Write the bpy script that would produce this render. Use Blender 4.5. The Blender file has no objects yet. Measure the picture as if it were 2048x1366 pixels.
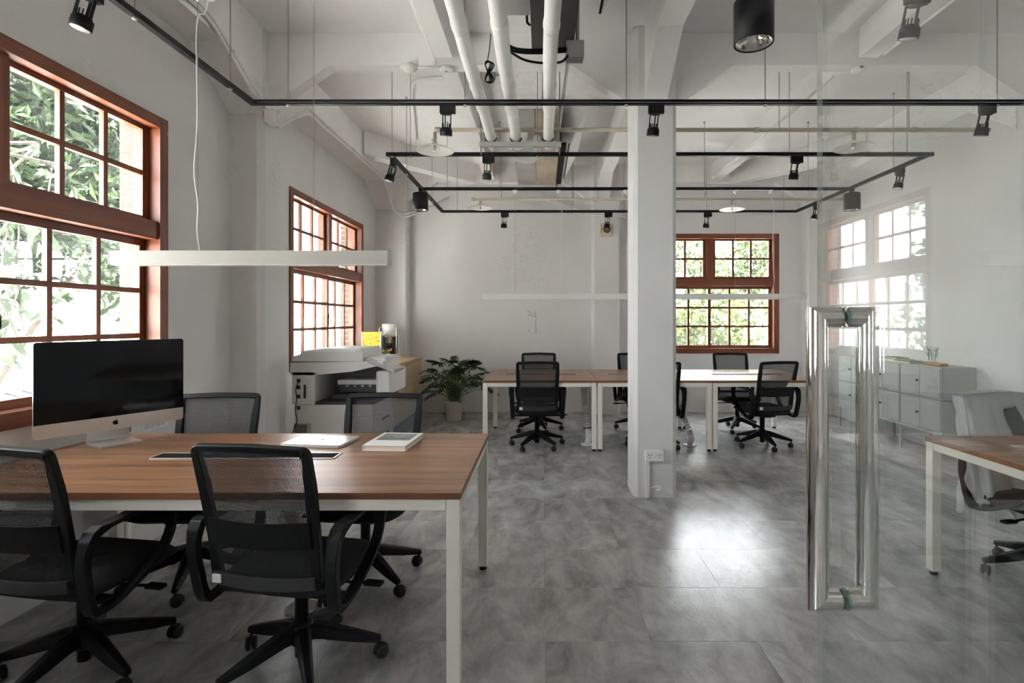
import bpy, bmesh, math, random
from mathutils import Vector, Matrix, Quaternion
random.seed(7)
scene = bpy.context.scene
C = scene.collection
R = math.radians
PI = math.pi

# ------------------------------------------------------------------ camera, sky, exposure
cam_data = bpy.data.cameras.new('camera')
cam = bpy.data.objects.new('camera', cam_data)
C.objects.link(cam)
cam.location = (0, 0, 1.39)
cam.rotation_euler = (R(90), 0, 0)
cam_data.sensor_width = 36.0
cam_data.lens = 1080 * 36.0 / 2048
cam_data.shift_x = -61 / 2048
cam_data.shift_y = -43 / 2048
cam_data.clip_start = 0.02
scene.camera = cam

world = bpy.data.worlds.new('overcast_sky')
scene.world = world
world.use_nodes = True
bg = world.node_tree.nodes['Background']
bg.inputs['Color'].default_value = (0.92, 0.95, 1.0, 1)
bg.inputs['Strength'].default_value = 7.0

sun_data = bpy.data.lights.new('sun', 'SUN'); sun_data.energy = 70.0; sun_data.angle = R(2.0); sun_data.color = (1.0, 0.97, 0.94)
sun = bpy.data.objects.new('sun', sun_data); C.objects.link(sun)
sun.rotation_euler = Vector((0.15, -0.80, 0.85)).to_track_quat('Z', 'Y').to_euler()

vs = scene.view_settings
vs.view_transform = 'Standard'
vs.look = 'None'
vs.gamma = 1.0
vs.exposure = 1.80
vs.use_curve_mapping = False
cy = scene.cycles
cy.use_denoising = True
cy.max_bounces = 12
cy.diffuse_bounces = 7
cy.glossy_bounces = 5
cy.transparent_max_bounces = 24
cy.caustics_reflective = False
cy.caustics_refractive = False
cy.sample_clamp_indirect = 6.0
cy.use_adaptive_sampling = True
cy.adaptive_threshold = 0.02

def portal(loc, rot, sx, sy):
    l = bpy.data.lights.new('window_portal', 'AREA')
    l.shape = 'RECTANGLE'; l.size = sx; l.size_y = sy
    l.cycles.is_portal = True
    o = bpy.data.objects.new('window_portal', l); C.objects.link(o)
    o.location = loc; o.rotation_euler = rot
    return o

# room dimensions
WL, WR, YB, YN, S = -2.46, 4.25, 8.15, -3.6, 3.70
BEAM = 3.44
ZW0, ZW1 = 0.885, 2.690
LEFT_WINDOWS = [(1.39, 3.53), (5.24, 7.38), (-2.46, -0.50)]  # the last opening is added behind the viewpoint for fill light
BACK_WINDOW = (1.50, 3.565)
NEAR_WINDOWS = []
for y0, y1 in LEFT_WINDOWS:
    portal((WL - 0.32, (y0 + y1) / 2, (ZW0 + ZW1) / 2), (0, R(-90), 0), ZW1 - ZW0, y1 - y0)
portal(((BACK_WINDOW[0] + BACK_WINDOW[1]) / 2, YB + 0.32, (ZW0 + ZW1) / 2), (R(-90), 0, 0), 2.06, ZW1 - ZW0)
for x0, x1 in NEAR_WINDOWS:
    portal(((x0 + x1) / 2, YN - 0.32, (ZW0 + ZW1) / 2), (R(90), 0, 0), 2.1, ZW1 - ZW0)

# ------------------------------------------------------------------ mesh helpers
def box(bm, x0, x1, y0, y1, z0, z1):
    v = [bm.verts.new(p) for p in ((x0,y0,z0),(x1,y0,z0),(x1,y1,z0),(x0,y1,z0),(x0,y0,z1),(x1,y0,z1),(x1,y1,z1),(x0,y1,z1))]
    for f in ((3,2,1,0),(4,5,6,7),(0,1,5,4),(1,2,6,5),(2,3,7,6),(3,0,4,7)):
        bm.faces.new([v[i] for i in f])
    return v

def prism(bm, poly, a, b, axis='z'):
    """extrude a 2-D polygon between a and b along an axis; poly is (x,y), (x,z) or (y,z)"""
    def p3(p, t):
        return {'z': (p[0], p[1], t), 'y': (p[0], t, p[1]), 'x': (t, p[0], p[1])}[axis]
    n = len(poly)
    A = [bm.verts.new(p3(p, a)) for p in poly]
    B = [bm.verts.new(p3(p, b)) for p in poly]
    fs = [bm.faces.new(A[::-1]), bm.faces.new(B)]
    for i in range(n):
        fs.append(bm.faces.new((A[i], A[(i+1) % n], B[(i+1) % n], B[i])))
    bmesh.ops.recalc_face_normals(bm, faces=fs)
    return fs

def chamfer_box(bm, x0, x1, y0, y1, z0, z1, c):
    prism(bm, [(x0+c,y0),(x1-c,y0),(x1,y0+c),(x1,y1-c),(x1-c,y1),(x0+c,y1),(x0,y1-c),(x0,y0+c)], z0, z1)

def rbox(bm, x0, x1, y0, y1, z0, z1, r, seg=2):
    """box with all edges rounded"""
    b = bmesh.new()
    box(b, x0, x1, y0, y1, z0, z1)
    bmesh.ops.bevel(b, geom=b.edges[:] + b.verts[:], offset=r, segments=seg, profile=0.5, affect='EDGES')
    add_bm(bm, b)

def add_bm(bm, other, mat=None):
    vm = {}
    for v in other.verts:
        vm[v] = bm.verts.new(mat @ v.co if mat else v.co)
    for f in other.faces:
        try:
            nf = bm.faces.new([vm[v] for v in f.verts]); nf.smooth = f.smooth
        except ValueError:
            pass
    other.free()

def frames(pts, closed):
    n = len(pts); T = []
    for i in range(n):
        a = pts[i-1] if (i > 0 or closed) else pts[i]
        b = pts[(i+1) % n] if (i < n-1 or closed) else pts[i]
        t = (b - a)
        T.append(t.normalized() if t.length > 1e-9 else Vector((0,0,1)))
    return T

def tube(bm, pts, r, seg=8, closed=False):
    pts = [Vector(p) for p in pts]
    n = len(pts); T = frames(pts, closed)
    ref = Vector((0,0,1)) if abs(T[0].z) < 0.9 else Vector((1,0,0))
    U = (ref - T[0]*ref.dot(T[0])).normalized()
    rings = []
    for i in range(n):
        if i:
            q = T[i-1].rotation_difference(T[i]); U = q @ U
            U = (U - T[i]*U.dot(T[i])).normalized()
        V = T[i].cross(U)
        ri = r[i] if isinstance(r, (list, tuple)) else r
        rings.append([bm.verts.new(pts[i] + (U*math.cos(2*PI*k/seg) + V*math.sin(2*PI*k/seg))*ri) for k in range(seg)])
    for i in range(n if closed else n-1):
        A, B = rings[i], rings[(i+1) % n]
        for k in range(seg):
            f = bm.faces.new((A[k], A[(k+1) % seg], B[(k+1) % seg], B[k])); f.smooth = True
    if not closed:
        bm.faces.new(rings[0][::-1]); bm.faces.new(rings[-1])

def band(bm, pts, N, w, d, closed=False):
    """rectangular section swept along a path lying in the plane with normal N; w in the plane, d along N"""
    pts = [Vector(p) for p in pts]; N = Vector(N).normalized()
    n = len(pts); rings = []
    for i in range(n):
        a = pts[i-1] if (i > 0 or closed) else None
        b = pts[(i+1) % n] if (i < n-1 or closed) else None
        t1 = (pts[i]-a).normalized() if a is not None else (b-pts[i]).normalized()
        t2 = (b-pts[i]).normalized() if b is not None else t1
        t = (t1+t2).normalized()
        side = t.cross(N).normalized()
        k = 1.0/max(0.5, math.sqrt((1+t1.dot(t2))/2))
        wi = (w[i] if isinstance(w, (list, tuple)) else w)/2*k
        di = (d[i] if isinstance(d, (list, tuple)) else d)/2
        rings.append([bm.verts.new(pts[i]+side*wi*a1+N*di*b1) for a1, b1 in ((-1,-1),(1,-1),(1,1),(-1,1))])
    fs = []
    for i in range(n if closed else n-1):
        A, B = rings[i], rings[(i+1) % n]
        for k in range(4):
            fs.append(bm.faces.new((A[k], A[(k+1) % 4], B[(k+1) % 4], B[k])))
    if not closed:
        fs += [bm.faces.new(rings[0][::-1]), bm.faces.new(rings[-1])]
    bmesh.ops.recalc_face_normals(bm, faces=fs)

def lathe(bm, prof, seg=20, center=(0,0,0), axis=None):
    """revolve (r,z) profile round z at center, optionally about another axis direction"""
    c = Vector(center)
    q = Vector((0,0,1)).rotation_difference(Vector(axis).normalized()) if axis is not None else Quaternion()
    rings = []
    for r, z in prof:
        if r < 1e-6:
            rings.append([bm.verts.new(c + q @ Vector((0,0,z)))])
        else:
            rings.append([bm.verts.new(c + q @ Vector((r*math.cos(2*PI*k/seg), r*math.sin(2*PI*k/seg), z))) for k in range(seg)])
    fs = []
    for A, B in zip(rings, rings[1:]):
        for k in range(seg):
            k2 = (k+1) % seg
            if len(A) == 1 and len(B) == 1: continue
            if len(A) == 1: f = bm.faces.new((A[0], B[k2], B[k]))
            elif len(B) == 1: f = bm.faces.new((A[k], A[k2], B[0]))
            else: f = bm.faces.new((A[k], A[k2], B[k2], B[k]))
            f.smooth = True; fs.append(f)
    bmesh.ops.recalc_face_normals(bm, faces=fs)

def cyl(bm, x, y, z0, z1, r, seg=14):
    lathe(bm, [(0,z0),(r,z0),(r,z0),(r,z1),(r,z1),(0,z1)], seg, (x,y,0))

def spline(pts, n=6):
    """Catmull-Rom through points"""
    P = [Vector(p) for p in pts]
    P = [P[0]*2-P[1]] + P + [P[-1]*2-P[-2]]
    out = []
    for i in range(1, len(P)-2):
        p0, p1, p2, p3 = P[i-1:i+3]
        for k in range(n):
            t = k/n
            out.append(0.5*((2*p1)+(p2-p0)*t+(2*p0-5*p1+4*p2-p3)*t*t+(3*p1-p0-3*p2+p3)*t**3))
    out.append(P[-2])
    return out

def fillet(pts, r, n=5):
    """polyline with rounded corners"""
    P = [Vector(p) for p in pts]; out = [P[0]]
    for i in range(1, len(P)-1):
        a = (P[i-1]-P[i]); b = (P[i+1]-P[i])
        rr = min(r, a.length*0.45, b.length*0.45)
        s = P[i]+a.normalized()*rr; e = P[i]+b.normalized()*rr
        for k in range(n+1):
            t = k/n
            out.append(s*(1-t)**2 + P[i]*2*t*(1-t) + e*t*t)
    out.append(P[-1])
    return out

def obj(name, bm, material, parent=None, smooth=None, auto=None):
    me = bpy.data.meshes.new(name)
    bm.to_mesh(me); bm.free()
    if smooth is not None:
        for p in me.polygons: p.use_smooth = smooth
    if isinstance(material, (list, tuple)):
        for m in material: me.materials.append(m)
    else:
        me.materials.append(material)
    o = bpy.data.objects.new(name, me); C.objects.link(o)
    if parent: o.parent = parent
    return o

def raw(name, verts, faces, material, parent=None, smooth=False):
    me = bpy.data.meshes.new(name)
    me.from_pydata(verts, [], faces); me.update()
    me.materials.append(material)
    if smooth:
        for p in me.polygons: p.use_smooth = True
    o = bpy.data.objects.new(name, me); C.objects.link(o)
    if parent: o.parent = parent
    return o

def tag(o, label, cat=None, group=None, kind=None):
    o['label'] = label
    if cat: o['category'] = cat
    if group: o['group'] = group
    if kind: o['kind'] = kind
    return o

def thing(name, label, cat, loc=(0,0,0), rz=0.0, group=None):
    o = bpy.data.objects.new(name, None); C.objects.link(o)
    o.location = loc; o.rotation_euler = (0,0,rz)
    o.empty_display_size = 0.1
    return tag(o, label, cat, group)

def dup(root, loc, rz, label, group=None):
    r = root.copy(); C.objects.link(r); r.location = loc; r.rotation_euler = (0,0,rz)
    r['label'] = label
    if group: r['group'] = group
    for ch in list(root.children):
        c = ch.copy(); C.objects.link(c); c.parent = r
        for g in list(ch.children):
            d = g.copy(); C.objects.link(d); d.parent = c
    return r

def B():
    return bmesh.new()

def bxo(name, dims, material, parent=None, r=0.0):
    b = B()
    if r: rbox(b, *dims, r)
    else: box(b, *dims)
    return obj(name, b, material, parent)

def struct(name, bm, material, label, cat):
    o = obj(name, bm, material)
    return tag(o, label, cat, kind='structure')

# ------------------------------------------------------------------ materials
def nodes(name):
    m = bpy.data.materials.new(name); m.use_nodes = True
    nt = m.node_tree
    return m, nt, nt.nodes['Principled BSDF']

def rgb(c): return (c[0], c[1], c[2], 1)

def M(name, col, rough=0.5, metal=0.0, var=0.0, scale=4.0, stretch=(1,1,1), bump=0.0, bscale=60.0, spec=0.5, col2=None, coords='Object', detail=4, lo=0.3, hi=0.7, coat=0.0):
    m, nt, p = nodes(name)
    p.inputs['Base Color'].default_value = rgb(col)
    p.inputs['Roughness'].default_value = rough
    p.inputs['Metallic'].default_value = metal
    p.inputs['Specular IOR Level'].default_value = spec
    p.inputs['Coat Weight'].default_value = coat
    if var or col2 or bump:
        tc = nt.nodes.new('ShaderNodeTexCoord')
        mp = nt.nodes.new('ShaderNodeMapping'); mp.inputs['Scale'].default_value = stretch
        nt.links.new(tc.outputs[coords], mp.inputs['Vector'])
    if var or col2:
        n = nt.nodes.new('ShaderNodeTexNoise'); n.inputs['Scale'].default_value = scale; n.inputs['Detail'].default_value = detail
        nt.links.new(mp.outputs[0], n.inputs['Vector'])
        cr = nt.nodes.new('ShaderNodeValToRGB')
        a = [c*(1-var) for c in col]; b = col2 or [min(1, c*(1+var)) for c in col]
        cr.color_ramp.elements[0].color = rgb(a); cr.color_ramp.elements[0].position = lo
        cr.color_ramp.elements[1].color = rgb(b); cr.color_ramp.elements[1].position = hi
        nt.links.new(n.outputs['Fac'], cr.inputs['Fac'])
        nt.links.new(cr.outputs['Color'], p.inputs['Base Color'])
    if bump:
        n2 = nt.nodes.new('ShaderNodeTexNoise'); n2.inputs['Scale'].default_value = bscale; n2.inputs['Detail'].default_value = 5
        nt.links.new(mp.outputs[0], n2.inputs['Vector'])
        bp = nt.nodes.new('ShaderNodeBump'); bp.inputs['Strength'].default_value = bump; bp.inputs['Distance'].default_value = 0.01
        nt.links.new(n2.outputs['Fac'], bp.inputs['Height'])
        nt.links.new(bp.outputs[0], p.inputs['Normal'])
    return m

def wall_paint(name, col, scuff=0.5):
    m, nt, p = nodes(name)
    N, L = nt.nodes, nt.links
    tc = N.new('ShaderNodeTexCoord')
    n1 = N.new('ShaderNodeTexNoise'); n1.inputs['Scale'].default_value = 1.1; n1.inputs['Detail'].default_value = 6
    L.new(tc.outputs['Object'], n1.inputs['Vector'])
    cr = N.new('ShaderNodeValToRGB')
    cr.color_ramp.elements[0].position = 0.3; cr.color_ramp.elements[0].color = rgb([c*0.93 for c in col])
    cr.color_ramp.elements[1].position = 0.7; cr.color_ramp.elements[1].color = rgb(col)
    L.new(n1.outputs['Fac'], cr.inputs['Fac'])
    # hairline cracks and scuffs, only inside sparse patches
    n2 = N.new('ShaderNodeTexNoise'); n2.inputs['Scale'].default_value = 5.0; n2.inputs['Detail'].default_value = 8; n2.inputs['Roughness'].default_value = 0.65
    L.new(tc.outputs['Object'], n2.inputs['Vector'])
    s = N.new('ShaderNodeMath'); s.operation = 'SUBTRACT'; s.inputs[1].default_value = 0.5
    L.new(n2.outputs['Fac'], s.inputs[0])
    ab = N.new('ShaderNodeMath'); ab.operation = 'ABSOLUTE'; L.new(s.outputs[0], ab.inputs[0])
    lt = N.new('ShaderNodeMath'); lt.operation = 'LESS_THAN'; lt.inputs[1].default_value = 0.005
    L.new(ab.outputs[0], lt.inputs[0])
    n3 = N.new('ShaderNodeTexNoise'); n3.inputs['Scale'].default_value = 0.9; n3.inputs['Detail'].default_value = 2
    L.new(tc.outputs['Object'], n3.inputs['Vector'])
    gt = N.new('ShaderNodeMapRange'); gt.inputs[1].default_value = 0.56; gt.inputs[2].default_value = 0.66
    gt.inputs[3].default_value = 0; gt.inputs[4].default_value = scuff
    L.new(n3.outputs['Fac'], gt.inputs[0])
    mu = N.new('ShaderNodeMath'); mu.operation = 'MULTIPLY'; L.new(lt.outputs[0], mu.inputs[0]); L.new(gt.outputs[0], mu.inputs[1])
    mx = N.new('ShaderNodeMix'); mx.data_type = 'RGBA'
    L.new(mu.outputs[0], mx.inputs['Factor']); L.new(cr.outputs['Color'], mx.inputs['A'])
    mx.inputs['B'].default_value = rgb([c*0.45 for c in col])
    L.new(mx.outputs['Result'], p.inputs['Base Color'])
    p.inputs['Roughness'].default_value = 0.75
    p.inputs['Specular IOR Level'].default_value = 0.25
    bp = N.new('ShaderNodeBump'); bp.inputs['Strength'].default_value = 0.25; bp.inputs['Distance'].default_value = 0.01
    n4 = N.new('ShaderNodeTexNoise'); n4.inputs['Scale'].default_value = 9; n4.inputs['Detail'].default_value = 6
    L.new(tc.outputs['Object'], n4.inputs['Vector']); L.new(n4.outputs['Fac'], bp.inputs['Height'])
    L.new(bp.outputs[0], p.inputs['Normal'])
    return m

def wood(name, dark, light, axis='x', scale=3.0, rough=0.4, fine=1.0, spec=0.5, wear=0.0):
    m, nt, p = nodes(name)
    N, L = nt.nodes, nt.links
    tc = N.new('ShaderNodeTexCoord'); mp = N.new('ShaderNodeMapping')
    st = {'x': (0.35, 7, 7), 'y': (7, 0.35, 7), 'z': (7, 7, 0.35)}[axis]
    mp.inputs['Scale'].default_value = st
    L.new(tc.outputs['Object'], mp.inputs['Vector'])
    n1 = N.new('ShaderNodeTexNoise'); n1.inputs['Scale'].default_value = scale; n1.inputs['Detail'].default_value = 7; n1.inputs['Roughness'].default_value = 0.62; n1.inputs['Distortion'].default_value = 0.6*fine
    L.new(mp.outputs[0], n1.inputs['Vector'])
    cr = N.new('ShaderNodeValToRGB')
    cr.color_ramp.elements[0].position = 0.32; cr.color_ramp.elements[0].color = rgb(dark)
    cr.color_ramp.elements[1].position = 0.66; cr.color_ramp.elements[1].color = rgb(light)
    L.new(n1.outputs['Fac'], cr.inputs['Fac'])
    out = cr.outputs['Color']
    if wear:
        n2 = N.new('ShaderNodeTexNoise'); n2.inputs['Scale'].default_value = 9; n2.inputs['Detail'].default_value = 8
        L.new(tc.outputs['Object'], n2.inputs['Vector'])
        mr = N.new('ShaderNodeMapRange'); mr.inputs[1].default_value = 0.66; mr.inputs[2].default_value = 0.74; mr.inputs[4].default_value = wear
        L.new(n2.outputs['Fac'], mr.inputs[0])
        mx = N.new('ShaderNodeMix'); mx.data_type = 'RGBA'
        L.new(mr.outputs[0], mx.inputs['Factor']); L.new(out, mx.inputs['A']); mx.inputs['B'].default_value = (0.55, 0.42, 0.33, 1)
        out = mx.outputs['Result']
    L.new(out, p.inputs['Base Color'])
    p.inputs['Roughness'].default_value = rough
    p.inputs['Specular IOR Level'].default_value = spec
    bp = N.new('ShaderNodeBump'); bp.inputs['Strength'].default_value = 0.12; bp.inputs['Distance'].default_value = 0.004
    L.new(n1.outputs['Fac'], bp.inputs['Height']); L.new(bp.outputs[0], p.inputs['Normal'])
    return m

def glass(name, ior, tint=(1,1,1), dirt=0.0, rough=0.0):
    """thin pane: straight-through transmission plus Fresnel reflection, with an optional dust film"""
    m = bpy.data.materials.new(name); m.use_nodes = True
    nt = m.node_tree; N, L = nt.nodes, nt.links
    N.clear()
    out = N.new('ShaderNodeOutputMaterial')
    tr = N.new('ShaderNodeBsdfTransparent'); tr.inputs['Color'].default_value = rgb(tint)
    gl = N.new('ShaderNodeBsdfGlossy'); gl.inputs['Roughness'].default_value = rough; gl.inputs['Color'].default_value = (1,1,1,1)
    fr = N.new('ShaderNodeFresnel')
    ge = N.new('ShaderNodeNewGeometry'); mr0 = N.new('ShaderNodeMapRange')      # same reflectance on both faces of the thin pane
    mr0.inputs[3].default_value = ior; mr0.inputs[4].default_value = 1/ior
    L.new(ge.outputs['Backfacing'], mr0.inputs[0]); L.new(mr0.outputs[0], fr.inputs['IOR'])
    mx = N.new('ShaderNodeMixShader')
    L.new(fr.outputs[0], mx.inputs[0]); L.new(tr.outputs[0], mx.inputs[1]); L.new(gl.outputs[0], mx.inputs[2])
    last = mx
    if dirt:
        tl = N.new('ShaderNodeBsdfTranslucent'); tl.inputs['Color'].default_value = (0.85,0.88,0.86,1)
        tc = N.new('ShaderNodeTexCoord')
        nz = N.new('ShaderNodeTexNoise'); nz.inputs['Scale'].default_value = 4; nz.inputs['Detail'].default_value = 6
        L.new(tc.outputs['Object'], nz.inputs['Vector'])
        mr = N.new('ShaderNodeMapRange'); mr.inputs[1].default_value = 0.35; mr.inputs[2].default_value = 0.75
        mr.inputs[3].default_value = dirt*0.4; mr.inputs[4].default_value = dirt*1.6
        L.new(nz.outputs['Fac'], mr.inputs[0])
        m2 = N.new('ShaderNodeMixShader')
        L.new(mr.outputs[0], m2.inputs[0]); L.new(mx.outputs[0], m2.inputs[1]); L.new(tl.outputs[0], m2.inputs[2])
        last = m2
    L.new(last.outputs[0], out.inputs['Surface'])
    return m

def leaf_mat(name, c1, c2, trans=0.45, scale=6.0, rough=0.45):
    m = bpy.data.materials.new(name); m.use_nodes = True
    nt = m.node_tree; N, L = nt.nodes, nt.links
    N.clear()
    out = N.new('ShaderNodeOutputMaterial')
    tc = N.new('ShaderNodeTexCoord')
    nz = N.new('ShaderNodeTexNoise'); nz.inputs['Scale'].default_value = scale; nz.inputs['Detail'].default_value = 2
    L.new(tc.outputs['Object'], nz.inputs['Vector'])
    cr = N.new('ShaderNodeValToRGB')
    cr.color_ramp.elements[0].position = 0.35; cr.color_ramp.elements[0].color = rgb(c1)
    cr.color_ramp.elements[1].position = 0.65; cr.color_ramp.elements[1].color = rgb(c2)
    L.new(nz.outputs['Fac'], cr.inputs['Fac'])
    p = N.new('ShaderNodeBsdfPrincipled'); p.inputs['Roughness'].default_value = rough
    L.new(cr.outputs['Color'], p.inputs['Base Color'])
    tl = N.new('ShaderNodeBsdfTranslucent'); L.new(cr.outputs['Color'], tl.inputs['Color'])
    mx = N.new('ShaderNodeMixShader'); mx.inputs[0].default_value = trans
    L.new(p.outputs[0], mx.inputs[1]); L.new(tl.outputs[0], mx.inputs[2])
    L.new(mx.outputs[0], out.inputs['Surface'])
    return m

def weave_mat(name):
    """open mesh fabric: black threads, holes between them"""
    m = bpy.data.materials.new(name); m.use_nodes = True
    nt = m.node_tree; N, L = nt.nodes, nt.links
    p = N['Principled BSDF']; out = N['Material Output']
    p.inputs['Base Color'].default_value = (0.012,0.012,0.013,1); p.inputs['Roughness'].default_value = 0.6
    tc = N.new('ShaderNodeTexCoord'); sp = N.new('ShaderNodeSeparateXYZ')
    L.new(tc.outputs['Object'], sp.inputs[0])
    def hole(sock, period, frac, phase=None):
        a = N.new('ShaderNodeMath'); a.operation = 'MULTIPLY'; a.inputs[1].default_value = 1/period; L.new(sock, a.inputs[0])
        src = a.outputs[0]
        f = N.new('ShaderNodeMath'); f.operation = 'FRACT'; L.new(src, f.inputs[0])
        g = N.new('ShaderNodeMath'); g.operation = 'LESS_THAN'; g.inputs[1].default_value = frac; L.new(f.outputs[0], g.inputs[0])
        return g.outputs[0]
    h1 = hole(sp.outputs['X'], 0.0052, 0.55); h2 = hole(sp.outputs['Z'], 0.0052, 0.57)
    mu = N.new('ShaderNodeMath'); mu.operation = 'MULTIPLY'; L.new(h1, mu.inputs[0]); L.new(h2, mu.inputs[1])
    tr = N.new('ShaderNodeBsdfTransparent')
    mx = N.new('ShaderNodeMixShader')
    L.new(mu.outputs[0], mx.inputs[0]); L.new(p.outputs[0], mx.inputs[1]); L.new(tr.outputs[0], mx.inputs[2])
    L.new(mx.outputs[0], out.inputs['Surface'])
    return m

def floor_mat():
    m, nt, p = nodes('grey_vinyl_tile')
    N, L = nt.nodes, nt.links
    ge = N.new('ShaderNodeNewGeometry'); oi = N.new('ShaderNodeObjectInfo')
    mulr = N.new('ShaderNodeVectorMath'); mulr.operation = 'SCALE'; mulr.inputs[0].default_value = (3.1, 1.7, 0); L.new(oi.outputs['Random'], mulr.inputs['Scale'])
    ad = N.new('ShaderNodeVectorMath'); ad.operation = 'ADD'
    L.new(ge.outputs['Position'], ad.inputs[0]); L.new(mulr.outputs[0], ad.inputs[1])
    mp = N.new('ShaderNodeMapping'); mp.inputs['Scale'].default_value = (1.7, 0.8, 1); L.new(ad.outputs[0], mp.inputs['Vector'])
    n1 = N.new('ShaderNodeTexNoise'); n1.inputs['Scale'].default_value = 3.2; n1.inputs['Detail'].default_value = 9; n1.inputs['Roughness'].default_value = 0.68; n1.inputs['Distortion'].default_value = 0.4
    L.new(mp.outputs[0], n1.inputs['Vector'])
    cr = N.new('ShaderNodeValToRGB')
    cr.color_ramp.elements[0].position = 0.32; cr.color_ramp.elements[0].color = (0.21,0.207,0.206,1)
    cr.color_ramp.elements[1].position = 0.68; cr.color_ramp.elements[1].color = (0.54,0.533,0.53,1)
    L.new(n1.outputs['Fac'], cr.inputs['Fac'])
    hs = N.new('ShaderNodeHueSaturation')
    mr = N.new('ShaderNodeMapRange'); mr.inputs[3].default_value = 0.9; mr.inputs[4].default_value = 1.1
    L.new(oi.outputs['Random'], mr.inputs[0]); L.new(mr.outputs[0], hs.inputs['Value']); L.new(cr.outputs['Color'], hs.inputs['Color'])
    L.new(hs.outputs['Color'], p.inputs['Base Color'])
    p.inputs['Roughness'].default_value = 0.23
    p.inputs['Specular IOR Level'].default_value = 0.6
    mp2 = N.new('ShaderNodeMapping'); mp2.inputs['Scale'].default_value = (1, 0.6, 1); L.new(ge.outputs['Position'], mp2.inputs['Vector'])
    n2 = N.new('ShaderNodeTexNoise'); n2.inputs['Scale'].default_value = 75; n2.inputs['Detail'].default_value = 3; n2.inputs['Distortion'].default_value = 1.5
    L.new(mp2.outputs[0], n2.inputs['Vector'])
    bp = N.new('ShaderNodeBump'); bp.inputs['Strength'].default_value = 0.22; bp.inputs['Distance'].default_value = 0.004
    L.new(n2.outputs['Fac'], bp.inputs['Height']); L.new(bp.outputs[0], p.inputs['Normal'])
    return m

WALL = wall_paint('white_wall_paint', (0.77,0.76,0.752), 0.5)
CEIL = wall_paint('white_ceiling_paint', (0.90,0.89,0.88), 0.6)
FLOOR = floor_mat()
SCREED = M('dark_joint', (0.06,0.06,0.06), 0.8)
WINWOOD = wood('red_brown_window_wood', (0.085,0.020,0.007), (0.20,0.052,0.016), 'z', 2.5, 0.42, wear=0.25)
WINWOODX = wood('red_brown_window_rail', (0.09,0.022,0.008), (0.21,0.056,0.018), 'x', 2.5, 0.42, wear=0.3)
PANE = glass('dusty_window_pane', 1.5, (0.97,0.985,0.975), 0.007)
DOORGLASS = glass('clear_door_glass', 1.66, (0.975,0.99,0.982))
GLASSEDGE = M('green_glass_edge', (0.05,0.16,0.12), 0.1)
PALEEDGE = M('pale_polished_glass_edge', (0.62,0.64,0.58), 0.2); PALEEDGE.node_tree.nodes['Principled BSDF'].inputs['Alpha'].default_value = 0.3
CHROME = M('polished_steel', (0.80,0.78,0.75), 0.06, 1.0)
DESKWOOD = wood('walnut_desk_laminate', (0.115,0.048,0.022), (0.34,0.175,0.088), 'x', 2.6, 0.33)
DESKEDGE = wood('walnut_desk_edge', (0.12,0.045,0.018), (0.27,0.115,0.05), 'x', 2.6, 0.45)
TRAYBLACK = M('black_brush_strip', (0.012,0.012,0.012), 0.9, spec=0.1)
CREAM = M('cream_powder_coat', (0.83,0.80,0.73), 0.42)
BLACK = M('black_plastic', (0.007,0.007,0.008), 0.48, spec=0.22)
BLACKMATT = M('black_matt_metal', (0.006,0.006,0.007), 0.55, spec=0.2)
FABRIC = M('black_seat_fabric', (0.010,0.010,0.013), 0.85, bump=0.3, bscale=400)
GREYBAR = M('satin_dark_grey_plastic', (0.035,0.035,0.037), 0.35)
WEAVE = weave_mat('black_back_mesh')
RUBBER = M('caster_rubber', (0.014,0.014,0.015), 0.55)
STEEL = M('bright_steel', (0.62,0.62,0.62), 0.25, 1.0)
ROD = M('thin_hanger_rod', (0.42,0.40,0.38), 0.45, 0.4)
WHITEP = M('white_plastic', (0.84,0.83,0.80), 0.4)
WHITEPIPE = M('white_pipe_wrap', (0.82,0.81,0.79), 0.5, var=0.04, scale=6, bump=0.15, bscale=14)
BEIGEPIPE = M('beige_pipe_paint', (0.50,0.45,0.36), 0.45)
ENAMEL = M('white_enamel', (0.86,0.84,0.80), 0.25)
BRUSHED = M('brushed_aluminium', (0.74,0.72,0.69), 0.32, 0.75)
SCREEN = M('dark_screen_glass', (0.003,0.004,0.006), 0.06, spec=0.3)
PRINTER = M('warm_white_printer_plastic', (0.70,0.68,0.65), 0.42)
PRINTERD = M('charcoal_printer_plastic', (0.045,0.043,0.042), 0.5)
PRINTERG = M('grey_printer_plastic', (0.42,0.41,0.40), 0.45)
PLY = wood('pale_plywood', (0.60,0.42,0.22), (0.74,0.55,0.32), 'y', 1.8, 0.45)
PLYEDGE = wood('plywood_edge', (0.34,0.20,0.09), (0.46,0.29,0.14), 'y', 2.0, 0.5)
CABINET = M('grey_green_steel', (0.43,0.445,0.42), 0.4)
DUCTG = M('galvanised_grey', (0.42,0.41,0.40), 0.5, 0.3, var=0.1, scale=3)
DUCTT = M('tan_board', (0.42,0.35,0.27), 0.6, var=0.2, scale=7, stretch=(1,0.3,1))
DUCTD = M('dark_duct_metal', (0.075,0.07,0.065), 0.45, 0.2, var=0.1, scale=3)
PLANTLEAF = leaf_mat('glossy_dark_leaf', (0.010,0.036,0.007), (0.030,0.085,0.014), 0.15, 5, 0.5)
PLANTNEW = leaf_mat('bright_young_leaf', (0.05,0.20,0.02), (0.10,0.30,0.03), 0.25, 5, 0.3)
STEM = M('green_stem', (0.14,0.20,0.04), 0.5, var=0.3, scale=8)
SOIL = M('dark_soil', (0.03,0.02,0.015), 0.9, bump=0.6, bscale=60)
POT = M('cream_pot', (0.80,0.75,0.66), 0.45)
PAPER = M('white_paper', (0.85,0.84,0.81), 0.6)
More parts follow.
